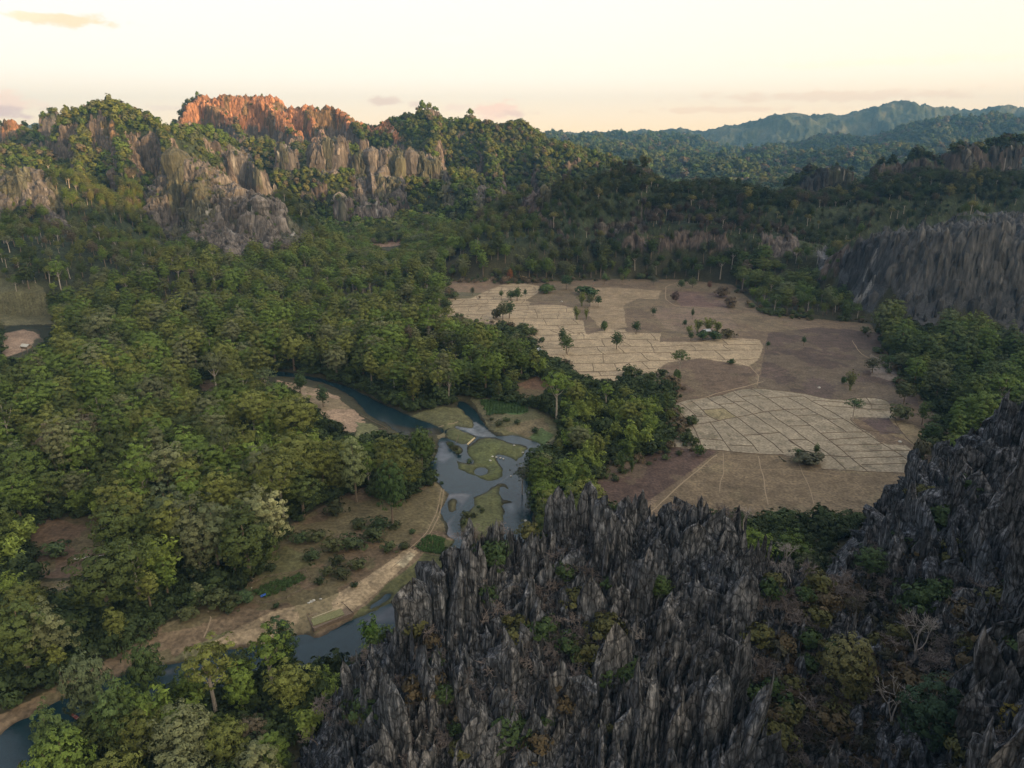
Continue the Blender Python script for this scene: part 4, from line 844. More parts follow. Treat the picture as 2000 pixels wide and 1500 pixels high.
ORD = 'first second third fourth fifth sixth seventh eighth ninth tenth eleventh twelfth thirteenth fourteenth fifteenth sixteenth seventeenth eighteenth nineteenth twentieth'.split() + ['%s-%s' % (a, b) for a in ('twenty', 'thirty') for b in 'first second third fourth fifth sixth seventh eighth ninth'.split()]
def relabel(px, py, noun):
    """one sentence each: look first, then how many steps from which mark towards which other mark."""
    L = np.array([(a, b) for _, a, b in LM], float); d = np.hypot(px[:, None] - L[:, 0], (py[:, None] - L[:, 1]) * 1.5); near_ = d.argmin(1); out = [None] * len(px); book = {}
    for i in range(len(px)):
        v = np.array([px[i] - L[near_[i], 0], py[i] - L[near_[i], 1]]); w_ = L - L[near_[i]]; ca = (w_ @ v) / (np.linalg.norm(w_, axis=1) * np.linalg.norm(v) + 1e-6); ca[near_[i]] = -9
        ca = ca - .15 * (np.linalg.norm(w_, axis=1) > 700); book.setdefault((near_[i], int(ca.argmax())), []).append((d[i, near_[i]], i))
    for (a, b), v in book.items():
        for r, (_, i) in enumerate(sorted(v)): out[i] = '%s, %s from %s to %s' % (noun[i], ORD[min(r, len(ORD) - 1)], LM[a][0], LM[b][0])
    return out
cls_r = g.random(X.size)
def tone(c):
    return 'tan' if c[0] > c[1] * 1.1 else 'olive' if c[0] > c[1] * .95 else 'dark green' if c[1] < .07 else 'fresh green'
CLS = np.where(cls_r < .58, 0, np.where(cls_r < .88, 1, 2)); CN = ['dome', 'tall', 'open']; CW = ['domed', 'narrow', 'thin-crowned']
lb = relabel(px[ti], py[ti], ['%s %s tree' % (tone(T[i]), CW[CLS[i]]) for i in ti])
for i, l in zip(ti, lb):
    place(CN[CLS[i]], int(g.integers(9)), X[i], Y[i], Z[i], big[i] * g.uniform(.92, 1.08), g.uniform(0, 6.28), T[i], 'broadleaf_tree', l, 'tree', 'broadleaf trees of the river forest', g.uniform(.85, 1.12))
BT = np.array((.155, .215, .040)) * g.uniform(.6, 1.15, (X.size, 1)) * np.array([1, 1, 1]) + g.uniform(0, .02, (X.size, 3)) * [1, .3, .2]
lb = relabel(px[bi], py[bi], ['feathery %s bamboo' % ('yellow-green' if BT[i, 1] > .15 else 'green') for i in bi])
for i, l in zip(bi, lb):
    place('bamboo', int(g.integers(9)), X[i], Y[i], Z[i], big[i] * g.uniform(.9, 1.15), g.uniform(0, 6.28), BT[i], 'bamboo_clump', l, 'bamboo', 'bamboo clumps along the river')
rest = np.ones(X.size, bool); rest[ti] = False; rest[bi] = False
def stuff(name, m, protos, label, X, Y, Z, S, T):
    n = int(m.sum())
    if not n: return
    instance_object(name, np.stack([X[m], Y[m], Z[m]], 1), np.stack([S[m] * g.uniform(.88, 1.15, n), S[m] * g.uniform(.88, 1.15, n), S[m] * g.uniform(.8, 1.25, n)], 1), np.stack([g.normal(0, .04, n), g.normal(0, .04, n), g.uniform(0, 6.28, n)], 1), T[m], protos, label)
PD = [merged('dome', k) for k in range(4)]; PT = [merged('tall', k) for k in range(3)]; PO = [merged('open', k) for k in range(2)]; PB = [merged('bamboo', k) for k in range(4)]; PS = [merged('shrub', k) for k in range(4)]
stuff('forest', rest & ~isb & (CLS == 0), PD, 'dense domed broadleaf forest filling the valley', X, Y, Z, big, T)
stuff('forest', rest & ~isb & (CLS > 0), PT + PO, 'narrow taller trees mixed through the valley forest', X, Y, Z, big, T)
stuff('bamboo_undergrowth', rest & isb, PB, 'more distant bamboo mixed into the forest', X, Y, Z, big, BT)
# understorey: fills gaps below the crowns, tinted dark to stand for their shade
ux, uy = scatter(-700, 1000, 150, 760, 6.0, 311); uz = H(ux, uy); upx, upy = PX(ux, uy, uz); _, upt = PX(ux, uy, uz + 4)
um = ~shows(upx, upy) & ~shows(upx, upt) & (LOOK(sd, ux, uy) > 2) & ~karst_over(ux, uy, uz) & (LOOK(rk, ux, uy) < .5) & ~inpoly(ux, uy, WFIELD)
stuff('undergrowth', um, PS, 'forest floor bushes coloured dark as shade between the crowns', ux, uy, uz, np.clip(g.normal(1.7, .45, ux.size), .8, 2.8), np.array((.036, .052, .018)) * g.uniform(.7, 1.5, (ux.size, 1)))
lap('valley: %d plants, %d bamboo' % (X.size, isb.sum()))
# ---- hill forest
FT = [far_tree(801 + k) for k in range(4)]
X, Y = scatter(-2200, 2200, 700, 2750, 9.4, 321); R0 = np.hypot(X, Y); Z = H(X, Y); HM = LOOK(hm, X, Y); RK = LOOK(rk, X, Y); SL = LOOK(slope, X, Y); NA = LOOK(nat, X, Y)
px, py = PX(X, Y, Z); _, pt = PX(X, Y, Z + 12)
ok = (R0 > 1120 * 1.0) | (HM > .95)
ok &= ~((Y < 1150) & (Y > 130) & (R0 < 1640) & (np.abs(X) < 1200) & (Y < 1150))
ok &= ~shows(px, py) & ~shows(px, pt) & (LOOK(sd, X, Y) > 4) & ~inpoly(X, Y, WFIELD)
pr = np.where(RK > .5, np.clip(.2 + 1.2 * fbm(X, Y, 45, 3, 220), .04, .85) * np.where((Y < 1150) & (X > 250), .5, 1), np.where(NA, .45, 1.)) * np.where(SL > 2.2, .6, 1); ok &= g.random(X.size) < pr
S = np.clip(g.normal(.8, .2, X.size), .35, 1.4) * np.where(HM > .4, 1, 1.25) * np.where((RK > .5) | NA, .42, 1.)
T = tints(X, Y, HM)
n1 = ok & (R0 < 1500)
SK = .32
cr_ = g.random(X.size)
stuff('hill_forest', n1 & (cr_ < .7), PD, 'low domed trees covering the lower hill slopes', X, Y, Z - SK * S * 19, S, T); stuff('hill_forest', n1 & (cr_ >= .7), PT + PO, 'slender trees on the lower hill slopes', X, Y, Z - SK * S * 19, S, T)
stuff('hill_forest', ok & (R0 >= 1500), FT, 'trees covering the higher ridges', X, Y, Z, S * 1.25, T)
lap('hills %d' % ok.sum())
X, Y = scatter(-4800, 5000, 2500, 6600, 26, 331); R0 = np.hypot(X, Y); Z = H(X, Y); ok = (R0 > 2700) & (R0 < 6600)
T = tints(X, Y, np.ones(X.size)); stuff('hill_forest', ok, FT, 'distant canopy on the hazy hills', X, Y, Z - 4, np.clip(g.normal(2.7, .6, X.size), 1, 4.), T)
lap('far %d' % ok.sum())

# scrub along the edges of the fields
ex, ey = scatter(-200, 600, 400, 1250, 5., 341); dd_ = segdist(ex, ey, WFIELD); ez = H(ex, ey); g = np.random.default_rng(342)
kx_, ky_, _z = ex, ey, karst_over(ex, ey, ez)
em = (dd_ < 13) & ~_z & (g.random(ex.size) < np.clip(.30 + 1.3 * fbm(ex, ey, 34, 3, 343), 0, .9) * np.where(dd_ < 5, 1, .7))
stuff('undergrowth', em, PS, 'ragged scrub along the borders of the dry fields', ex, ey, ez, np.clip(g.normal(1.1, .5, ex.size), .4, 2.4), np.where(g.random((ex.size, 1)) < .3, np.array((.13, .10, .06)), np.array((.07, .09, .034))) * g.uniform(.7, 1.3, (ex.size, 1)))
# ------------------------------------------------------------------ bunds of the paddies
def P2(*p): return zp(p, 1310, 740, 7.692)
def P3(*p): return zp(p, 1540, 740, 7.143)
def ribbon(pts, w, h, z0, world=False):
    p = (np.array(pts, float) if world else GP(pts)); L = np.r_[0, np.cumsum(np.hypot(*np.diff(p, axis=0).T))]; n = max(2, int(L[-1] / 4)); s = np.linspace(0, L[-1], n)
    q = np.stack([np.interp(s, L, p[:, 0]), np.interp(s, L, p[:, 1])], 1)
    if n > 6:
        for _ in range(3): q[1:-1] = q[:-2] * .25 + q[1:-1] * .5 + q[2:] * .25
    q = q + np.stack([fbm(q[:, 0], q[:, 1], 12, 2, 170), fbm(q[:, 0], q[:, 1], 12, 2, 175)], 1) * .7
    t = unit(np.gradient(q, axis=0)); nrm = np.stack([-t[:, 1], t[:, 0]], 1); ww = w * (1 + .35 * fbm(q[:, 0], q[:, 1], 9, 2, 178))[:, None]
    z = H(q[:, 0], q[:, 1]) + z0
    prof = [(-.5, -.12), (-.28, h), (.28, h), (.5, -.12)]
    V = np.stack([np.c_[q + nrm * ww * a, z + b] for a, b in prof], 1).reshape(-1, 3)
    F = [[i * 4 + k, i * 4 + k + 1, i * 4 + 4 + k + 1, i * 4 + 4 + k] for i in range(n - 1) for k in range(3)]
    return V, np.array(F)
LB = [P2((60,430),(130,500),(200,580)), P2((90,650),(150,730),(190,830),(220,930),(235,1030)), P2((150,370),(270,450),(390,570)), P2((310,330),(460,440),(550,560),(650,600),(740,630)), P2((320,690),(400,840),(440,910),(435,1030)),
 P2((550,285),(740,400),(870,490),(1000,580),(1200,730),(1340,830),(1500,940),(1700,1110)), P2((590,655),(720,820),(800,930),(910,1080)), P2((760,245),(950,350),(1100,450),(1240,530),(1400,650),(1560,740),(1650,810),(1800,920),(1960,1040)),
 P2((800,625),(940,740),(1090,850),(1240,990),(1330,1100)), P2((920,185),(1130,330),(1270,410),(1400,500)), P2((1200,145),(1460,290),(1700,460),(1769,495)) + P3((120,520),(310,650),(450,760),(600,870),(770,1010),(860,1100),(1100,1280)),
 P2((1470,500),(1600,600),(1760,710)) + P3((120,740),(250,840),(400,940),(600,1070),(790,1260)), P2((1760,280),(1769,285)) + P3((200,370),(410,490),(550,570),(700,670),(800,740)),
 P3((200,240),(350,320),(450,370),(600,460),(760,555),(1050,735),(1180,810),(1300,910),(1480,1000),(1600,1080),(1700,1160),(1810,1230)), P3((0,850),(150,950),(300,1060)),
 P2((1070,265),(1350,245)), P2((950,345),(1140,335)), P2((720,385),(960,365)), P2((490,465),(800,440)), P2((200,580),(550,560)), P2((20,700),(170,700),(330,690),(600,650),(740,630),(800,605),(1000,575),(1240,530),(1400,500),(1700,460)) + P3((0,425),(280,415)),
 P2((1460,290),(1750,268)) + P3((0,245),(210,238)), P3((110,520),(420,497)), P2((1780,710),(1790,710)) + P3((100,658),(310,650)), P2((1330,830),(1640,810)), P2((1100,845),(1340,840)), P2((200,905),(440,905),(600,910),(800,930)), P2((870,995),(1250,1010)), P3((20,850),(260,847)),
 P3((340,300),(540,308),(800,330),(1000,350),(1150,350),(1410,368)), P3((450,370),(800,395),(980,410),(1200,430),(1460,440)), P3((540,565),(760,555)), P3((450,760),(800,740),(1100,738)), P3((570,845),(900,828),(1180,810)), P3((660,928),(1000,915),(1300,905)),
 P3((770,1012),(1300,1002),(1690,1003)), P3((880,1105),(1300,1090),(1600,1085)), P3((1020,1195),(1400,1190),(1720,1180)), P3((400,1070),(600,1075),(860,1082)), P3((1700,1155),(1880,1155)), P3((1090,265),(1150,350),(1160,420)),
 P2((-60,400),(250,310),(550,280),(780,240),(930,180),(1240,130),(1600,170),(1769,190)) + P3((200,200),(400,245),(550,285),(800,290),(1080,252),(1370,285),(1470,430)), P2((0,1030),(400,1045),(750,1078),(900,1095),(1330,1135),(1700,1140)), P3((470,1262),(1100,1290),(1700,1320)),
 P3((860,560),(900,620),(1050,720),(1300,740),(1560,770)), P3((1480,560),(1560,700),(1600,770),(1760,930))]
o = mk('field_bunds', *join([ribbon(l, .72, .22, .02) for l in LB]), M_BUND); tag(o, 'low earth bunds dividing the grey-tan lower paddies', kind='structure')
# upper paddies: staggered rows
A_W = GP(FIELD_A); segs = []; g = np.random.default_rng(401)
def inside(q): return inpoly(q[:, 0], q[:, 1], A_W)
y0 = 560.; k = 0; rows = []
while y0 < 1120: rows.append(y0); y0 += g.uniform(14, 30) * (1.15 if y0 > 900 else 1)
def roww(x, y): return y + 15 * fbm(x, y, 110, 2, 180) + 5 * fbm(x, y, 38, 2, 181) + (x - 100) * .07
def runs(q):
    m = inside(q); out = []; s = None
    for i in range(len(q)):
        if m[i] and s is None: s = i
        if (not m[i] or i == len(q) - 1) and s is not None:
            if i - s > 3: out.append(q[s:i])
            s = None
    return out
for r in rows:
    x = np.arange(-160, 420, 3.); q = np.stack([x, roww(x, np.full(x.size, r))], 1)
    for s in runs(q):
        c0_ = 0
        while c0_ < len(s) - 4:
            L_ = int(g.integers(16, 60)); segs.append(s[c0_:c0_ + L_]) if len(s[c0_:c0_ + L_]) > 3 else None; c0_ += L_ - 1 + (int(g.integers(5, 9)) if g.random() < .16 else 0)
def coly(x, y): return x + 16 * fbm(x, y, 100, 2, 190) + 5 * fbm(x, y, 25, 2, 191)
for i in range(len(rows) - 1):
    x = -150 + g.uniform(0, 20)
    while x < 410:
        yy = np.linspace(0, 1, 7); xx = np.full(7, x) + (i % 2) * 7; ya = roww(xx, np.full(7, rows[i])); yb = roww(xx, np.full(7, rows[i + 1])); Yq = ya * (1 - yy) + yb * yy
        q = np.stack([coly(xx, Yq), Yq], 1)
        if inside(q).all() and g.random() > .06: segs.append(q)
        x += g.uniform(14, 52)
M_W = GP(FIELD_M); segs2 = []
for r in np.arange(700, 1120, 24.):
    x = np.arange(60, 330, 3.); q = np.stack([x, roww(x, np.full(x.size, r)) + 6 * fbm(x, x * 0 + r, 40, 2, 240)], 1); m_ = inpoly(q[:, 0], q[:, 1], M_W); q = q[m_]
    if len(q) > 5: segs2.append(q)
    xx0 = 70 + g.uniform(0, 30)
    while xx0 < 320:
        q = np.stack([np.full(6, xx0) + np.linspace(0, 5, 6), np.linspace(r, r + 24, 6) + (xx0 - 100) * .07], 1)
        if inpoly(q[:, 0], q[:, 1], M_W).all(): segs2.append(q)
        xx0 += g.uniform(22, 48)
o = mk('field_bunds', *join([ribbon(s, .6, .15, .02, True) for s in segs2]), M_SAND); tag(o, 'faint pale bunds in the harvested middle fields', kind='structure')
o = mk('field_bunds', *join([ribbon(s, .66, .2, .02, True) for s in segs]), M_BUND); tag(o, 'low earth bunds dividing the pale upper paddies', kind='structure')
# pale paths and tracks
TR = [([(1400,888),(1330,945),(1290,985),(1270,1000)], 1.2), ([(1412,885),(1413,915),(1405,960)], .8), ([(1480,890),(1490,930),(1500,985)], .9), ([(1560,905),(1580,950),(1590,985)], .7), ([(1400,915),(1560,918),(1640,930)], .6),
      ([(1755,990),(1755,955),(1775,935)], .9), ([(1335,548),(1300,560),(1300,585),(1320,598),(1400,602),(1415,601)], 1.6), ([(1490,745),(1455,755),(1400,768),(1340,790),(1300,800)], 1.8), ([(1465,715),(1482,735),(1478,752)], 1.), ([(1290,740),(1283,725),(1300,708)], 1.2), ([(1665,665),(1680,690),(1720,712)], 1.2),
      ([(868,945),(864,975),(855,1010),(840,1045),(800,1085),(760,1115)], .8), ([(862,948),(858,975),(849,1010),(834,1043),(794,1083)], .7), ([(775,820),(800,830),(830,832),(870,828),(895,822)], 1.2), ([(85,1168),(110,1160),(132,1152)], .8), ([(400,1245),(415,1215),(408,1200)], 1.), ([(1065,590),(1045,590),(1022,592)], 1.3)]
o = mk('path', *join([ribbon(p, w_ * .9, .05, .03) for p, w_ in TR]), M_SAND); tag(o, 'thin pale dirt tracks along bank and fields', kind='structure')
lap('bunds %d' % len(segs))
# ------------------------------------------------------------------ single plants of the fields
GF = np.random.default_rng(411)
def at(px, py):
    p = G(px, py); return p[0], p[1], float(H(p[0], p[1])[0])
def fieldplant(px, py, pyt, wpx, cls, tint, label, name, cat, group=None):
    x, y, z = at(px, py); d = math.sqrt(x * x + y * y + CAMZ ** 2); hgt = (py - pyt) * d / FPX / math.cos(math.atan2(CAMZ, y)) ; wid = wpx * d / FPX
    i, hh, ww = {'dome': (int(GF.integers(4)), 19, 17), 'tall': (int(GF.integers(3)), 24, 12), 'open': (int(GF.integers(2)), 23, 15), 'bamboo': (int(GF.integers(4)), 13, 13), 'shrub': (int(GF.integers(4)), 3.6, 5.6), 'bare': (int(GF.integers(5)), 8, 7)}[cls]
    s = hgt / hh; return place(cls, i, x, y, z, s, GF.uniform(0, 6.28), tint, name, label, cat, group, max(.5, min(3., wid / ww / s)))
dk, md, yg, br = (.05, .085, .03), (.075, .11, .035), (.15, .17, .045), (.15, .11, .075)
for a in [(1098,676,642,17,'dome',dk,'upper darker tree of the touching pair in pale paddies'), (1106,690,656,30,'dome',md,'lower round tree of the touching pair in pale paddies'), (1204,682,650,25,'dome',dk,'lone dark round tree amid the pale paddies'),
          (1326,740,685,32,'open',md,'tall lone tree with a trunk below, at the brown field edge'), (1322,742,720,12,'shrub',md,'low bush at the foot of the tall lone tree'), (1242,652,628,22,'dome',dk,'small forked tree on the brownish paddies'), (1180,645,625,12,'shrub',md,'small bright bush on the bund of the round field'),
          (1276,617,601,14,'dome',dk,'round dark tree inside the bunded plot'), (1349,666,648,12,'dome',dk,'little dark tree east of the tin hut'), (1428,711,701,12,'shrub',dk,'round dark bush by the ploughed field'), (1499,682,668,9,'tall',dk,'slim little tree at the corner of the paddies'),
          (1569,676,657,12,'tall',dk,'slim dark tree on the brown slope field'), (1665,820,783,30,'open',dk,'umbrella-shaped dark tree beside the dark sunken plot'), (1365,890,874,22,'shrub',md,'bright round bush at the reddish field corner'), (1556,896,878,18,'open',dk,'low broad tree at the lower field edge'),
          (1592,897,870,12,'tall',md,'thin wispy tree beside the low broad one'), (1575,903,888,70,'shrub',(.07,.07,.04),'long low thicket under the field-edge trees'), (1215,925,888,18,'bamboo',md,'small bamboo tuft on the reddish field'), (1234,922,893,18,'bamboo',md,'second bamboo tuft on the reddish field'),
          (982,626,592,26,'dome',(.09,.10,.05),'greyish west half of the big paddy thicket'), (995,622,588,28,'dome',dk,'dark east half of the big paddy thicket'), (970,622,600,24,'shrub',(.1,.095,.05),'dry bushes fringing the big paddy thicket'), (998,587,568,28,'dome',dk,'dark tree in the far paddy clump'),
          (1010,588,562,22,'dome',md,'round-topped tree in the far paddy clump'), (979,586,568,10,'tall',md,'slim tree beside the far paddy clump'), (1026,580,565,10,'dome',dk,'little dark tree next to the far paddy clump'), (1068,572,553,38,'shrub',md,'broad green bush on the far field border'),
          (1106,566,540,24,'dome',dk,'tall dark tree of the far field border'), (1140,575,562,30,'shrub',dk,'dark low bush row on the far border'), (1155,580,566,24,'shrub',dk,'dark bush ending the far border row'), (1136,598,575,18,'bamboo',yg,'pale bamboo at the west end of the field grove'),
          (1152,598,576,20,'dome',(.1,.11,.045),'olive tree in the middle of the field grove'), (1168,600,580,14,'dome',dk,'dark tree at the east end of the field grove'), (1127,624,603,17,'bamboo',yg,'wider of the two yellow-green bamboo tufts'), (1145,624,602,12,'bamboo',yg,'slimmer of the two yellow-green bamboo tufts'),
          (1130,655,636,7,'bare',br,'tiny dead tree near the round field'), (923,578,562,10,'dome',(.1,.11,.07),'tiny greyish tree on the far brown field'), (937,583,577,6,'shrub',br,'tiny brown bush in the far paddies'),
          (1345,652,632,22,'bamboo',yg,'yellow bamboo at the west end of the hut grove'), (1362,650,624,24,'bamboo',yg,'yellow bamboo behind the tin hut'), (1382,650,622,26,'bamboo',yg,'tallest yellow bamboo above the tin hut'), (1400,652,628,24,'bamboo',yg,'yellow bamboo at the east end of the hut grove'),
          (1337,640,626,10,'dome',dk,'small black-green tree beside the hut grove'), (1352,624,602,9,'tall',dk,'slender dark tree rising behind the hut grove'), (1395,664,648,30,'shrub',dk,'dark bushes below the tin hut'), (1372,664,650,20,'shrub',dk,'dark bush right under the tin hut'), (1420,660,645,30,'shrub',(.1,.09,.045),'dry olive bushes east of the hut grove'),
          (1660,762,728,26,'bamboo',(.12,.13,.05),'pale feathery clump on the ploughed slope'), (1648,750,735,9,'shrub',dk,'dark bush touching the pale feathery clump'), (1703,728,704,28,'dome',(.07,.075,.04),'dull round tree by the grey patch'), (1735,727,698,22,'open',dk,'open dark tree at the slope field corner'),
          (1764,790,756,34,'dome',(.07,.085,.035),'big round bush under the cliff forest'), (1758,820,800,34,'shrub',(.08,.09,.04),'low spreading bush beside the tan strip'), (1800,830,790,24,'dome',md,'bright tree at the mouth of the tan strip'), (1815,868,835,30,'dome',dk,'dark tree near the rock slope'), (1800,895,862,36,'shrub',(.08,.075,.04),'dry bush pile above the rock slope'),
          (1330,566,548,16,'dome',md,'green tree at the walled plot, west one'), (1352,562,544,20,'dome',(.09,.11,.04),'pale green tree above the walled plot'), (1385,566,550,12,'dome',(.16,.08,.05),'small russet tree above the walled plot'), (1410,580,560,24,'shrub',(.13,.10,.07),'grey-brown thicket closing the walled plot'),
          (1425,600,578,26,'shrub',(.12,.09,.06),'brown bushes at the walled plot corner'), (1318,590,574,14,'shrub',(.1,.07,.06),'purplish bush on the walled plot bank'), (996,552,528,14,'dome',(.24,.10,.04),'orange-leaved tree at the forest edge'), (985,555,540,14,'dome',(.22,.16,.1),'pale dry tree beside the orange one'),
          (1215,552,536,10,'dome',(.14,.15,.05),'light green sapling at the far edge, east'), (1180,556,534,11,'tall',(.1,.15,.05),'light green narrow tree at the far edge'), (1158,560,545,8,'bare',(.3,.2,.16),'pale bare tree at the far field edge'), (1276,556,540,16,'dome',(.08,.09,.06),'grey-green tree under the dark ridge')]:
    cat = {'bamboo': 'bamboo', 'shrub': 'bush', 'bare': 'dead tree'}.get(a[4], 'tree'); fieldplant(*a[:6], a[6], {'bamboo': 'bamboo_tuft', 'shrub': 'field_bush', 'bare': 'dead_tree'}.get(a[4], 'field_tree'), cat)
# landmark trees of the forest
for a in [(535,1082,988,88,'dome',(.30,.30,.14),'pale yellow flowering tree with creamy crown'), (447,945,838,62,'open',(.085,.10,.04),'giant with a thick reddish trunk above bright bamboo'), (697,985,862,50,'tall',(.17,.2,.085),'tall cream-green columnar tree near the pool'), (768,1035,925,62,'dome',(.06,.10,.03),'big dark tree before the pool with pale trunk'),
          (430,1130,1015,84,'dome',(.105,.125,.06),'grey-green domed tree with white trunk by the path'), (340,1080,982,88,'dome',(.10,.125,.06),'broad greyish dome north of the path'), (427,790,700,52,'open',(.09,.10,.045),'pair-trunk tree with bare white stems'), (590,790,735,26,'tall',(.05,.08,.03),'narrow dark tree alone on the sand bar'),
          (632,800,757,24,'tall',(.05,.08,.035),'smaller dark tree further down the sand bar'), (522,790,728,40,'open',(.09,.115,.05),'pale slender-stemmed tree at the bar end'), (825,925,848,48,'dome',(.075,.11,.03),'leaning bright tree over the pool'), (1020,960,900,40,'open',(.08,.09,.05),'greyish tree leaning over the pool from the east bank'),
          (725,1262,1190,60,'bamboo',(.10,.17,.03),'bright green bamboo behind the white leafless tree'), (790,1210,1170,34,'dome',(.07,.13,.03),'bright leafy tree at the rock edge by the ponds'), (195,1445,1345,72,'dome',(.10,.125,.06),'grey-green spreading tree leaning over the lower river'), (300,1400,1305,60,'dome',(.06,.09,.03),'dark tree between the two shallow riffles'), (120,1530,1440,70,'dome',(.075,.11,.035),'bushy tree in the corner by the reddish snag'), (240,1500,1400,70,'dome',(.08,.12,.04),'rounded tree behind the leaning river tree'), (560,1330,1225,52,'tall',(.045,.075,.03),'dark crowned tree below the wooden pen'), (1055,905,880,26,'dome',(.05,.08,.04),'dark bush-like tree on the pool corner')]:
    fieldplant(*a[:6], a[6], 'landmark_tree' if a[4] != 'bamboo' else 'bamboo_clump', 'tree' if a[4] != 'bamboo' else 'bamboo')
# bushes of the scrub and the islets
SB = [(655,1010,42,'pointed island shrub'), (588,1062,30,0), (560,1050,26,0), (620,1060,34,0), (650,1080,36,0), (690,1072,44,0), (730,1060,40,0), (660,1105,30,0), (700,1110,30,0), (610,1098,34,0), (640,1125,26,0), (668,1130,30,0), (625,1142,20,0), (760,1080,30,0), (790,1075,24,0), (805,1045,16,0), (740,1035,34,0), (700,1035,34,0), (770,1035,22,0),
      (370,1215,30,0), (425,1190,44,0), (455,1185,40,0), (480,1180,30,0), (540,1190,14,0), (693,1147,14,0), (395,1170,26,0), (440,1160,30,0), (450,1200,26,0), (505,1125,24,0), (530,1118,24,0), (112,1090,34,0), (135,1065,10,0), (285,1245,26,0), (265,1232,24,0), (315,1225,22,0), (335,1212,18,0),
      (881,868,12,0), (890,874,14,0), (896,882,12,0), (917,895,10,0), (915,900,8,0), (910,1008,18,0), (925,1010,14,0), (935,990,10,0), (942,1000,12,0), (905,1020,16,0), (975,832,16,0), (990,825,14,0), (960,820,10,0), (1010,830,14,0), (1045,845,16,0), (862,938,10,0), (915,1040,16,0), (930,1048,14,0), (640,848,16,0), (600,800,18,0), (575,775,14,0), (660,835,14,0)]
for k, (a, b, w_, l) in enumerate(SB):
    x, y, z = at(a, b); d = math.sqrt(x * x + y * y + 4e4); wid = w_ * d / FPX
    L = np.array([(p, q) for _, p, q in LM], float); dd = np.hypot(a - L[:, 0], b - L[:, 1]); i0 = int(dd.argmin())
    SB[k] = (x, y, z, wid, a, b)
tt = [np.array((.05, .07, .028)) * GF.uniform(.7, 1.5) * np.array([GF.uniform(.9, 1.3), 1, 1]) for _ in SB]
lb = relabel(np.array([s[4] for s in SB], float), np.array([s[5] for s in SB], float), ['low %s bush' % ('olive' if t[0] > .07 else 'dark') for t in tt])
for s, t, l in zip(SB, tt, lb): place('shrub', int(GF.integers(4)), s[0], s[1], s[2], s[3] / 5.6 * .9, GF.uniform(0, 6.28), t, 'scrub_bush', l, 'bush', 'bushes of the river scrub', 1.15)
# ------------------------------------------------------------------ plants of the limestone outcrop
def onk(px, py): p = Yk(px, py); return p
def kplace(cls, px, py, hpx, tint, label, name, cat, group=None, matp=None):
    p = onk(px, py); d = np.linalg.norm(p - [0, 0, CAMZ]); h = hpx * d / FPX; base = {'bare': 8, 'bareshrub': 2.6, 'shrub': 3.6, 'dome': 19, 'tall': 24}[cls]
    e = place(cls, int(GK.integers(5)), p[0], p[1] - 1., p[2] + (2.6 if cls in ('bareshrub', 'shrub') else 1.2), h / base, GK.uniform(0, 6.28), tint, name, label, cat, group, 1.25 if cls == 'bareshrub' else 1.); return e
GK = np.random.default_rng(431)
BIG = [(728,1290,62,'white leafless tree forking over the outcrop edge'), (1530,1105,66,'large white leafless tree on the saddle crest'), (1740,1440,120,'wide dead tree reaching over the gully floor'), (1450,1035,52,'leafless white tree leaning from the crest'), (1785,1290,100,'tall pale straight dead trunk on the gully wall'), (1305,1400,70,'slim white dead tree in the middle of the face'),
       (690,1350,46,'rounded twiggy pale tree where rock meets forest'), (1620,1400,40,'crooked dead tree curling over the dark fin'), (1255,1260,60,'thin forked dead sapling under the crest'), (1130,1300,44,'sprawling dead tree by the long pale slab'), (1370,1360,44,'dead twisted tree before the big fin')]
for a, b, h, l in BIG: kplace('bare', a, b, h, (.26, .23, .20), l, 'bare_tree', 'dead tree')
KM = [('the edge white tree', 728, 1260), ('the tallest spire', 1092, 990), ('the second spire', 1145, 985), ('the saddle tree', 1530, 1090), ('the yellow gully tree', 1640, 1310), ('the wide dead tree', 1740, 1400), ('the ribbed tower', 1350, 1000), ('the east slab wall', 1930, 1000), ('the forest corner', 570, 1490), ('the bottom fins', 1290, 1480), ('the pale face slab', 1210, 1130), ('the west blades', 950, 1070), ('the face bush', 870, 1370), ('the yellow corner shrub', 1970, 1440)]
KPT = []
for _ in range(4000):
    a = GK.uniform(560, 2000); b = GK.uniform(970, 1500)
    yc = np.interp(a, [c[0] for c in FC], [c[1] for c in FC])
    if b < yc + 8 or b > 1500 or len(KPT) > 330: continue
    dens = .35 + 1.0 * float(fbm(np.array([a]), np.array([b]), 140, 2, 200)[0]) + (.45 if a > 1430 and b > 1150 else 0)
    if GK.random() > dens: continue
    if KPT and min((a - q[0]) ** 2 + (b - q[1]) ** 2 for q in KPT) < 17 ** 2: continue
    KPT.append((a, b, GK.random(), GK.random()))
KA = np.array(KPT); kind_ = np.where(KA[:, 2] < .50, 0, np.where(KA[:, 2] < .72, 1, 2))
LM_, LM = LM, KM
nn_ = [['twiggy grey leafless shrub', 'small leafless tree', '%s leafy shrub' % ('olive' if r > .6 else 'green' if r > .12 else 'rust-brown')][k] for k, r in zip(kind_, KA[:, 3])]
lb = relabel(KA[:, 0], KA[:, 1], nn_); LM = LM_
for (a, b, _, r), k, l in zip(KPT, kind_, lb):
    if k == 0: kplace('bareshrub', a, b, GK.uniform(24, 44), np.array((.125, .103, .09)) * GK.uniform(.7, 1.5), l, 'bare_shrub', 'dead shrub', 'leafless shrubs on the outcrop')
    elif k == 1: kplace('bare', a, b, GK.uniform(26, 52), (np.array((.13, .105, .09)) if r < .65 else np.array((.24, .21, .19))), l, 'bare_tree', 'dead tree', 'leafless trees on the outcrop')
    else: kplace('shrub', a, b, GK.uniform(20, 40), (.085, .085, .03) if r > .6 else (.04, .065, .022) if r > .12 else (.085, .065, .035), l, 'rock_shrub', 'shrub', 'leafy shrubs on the outcrop')
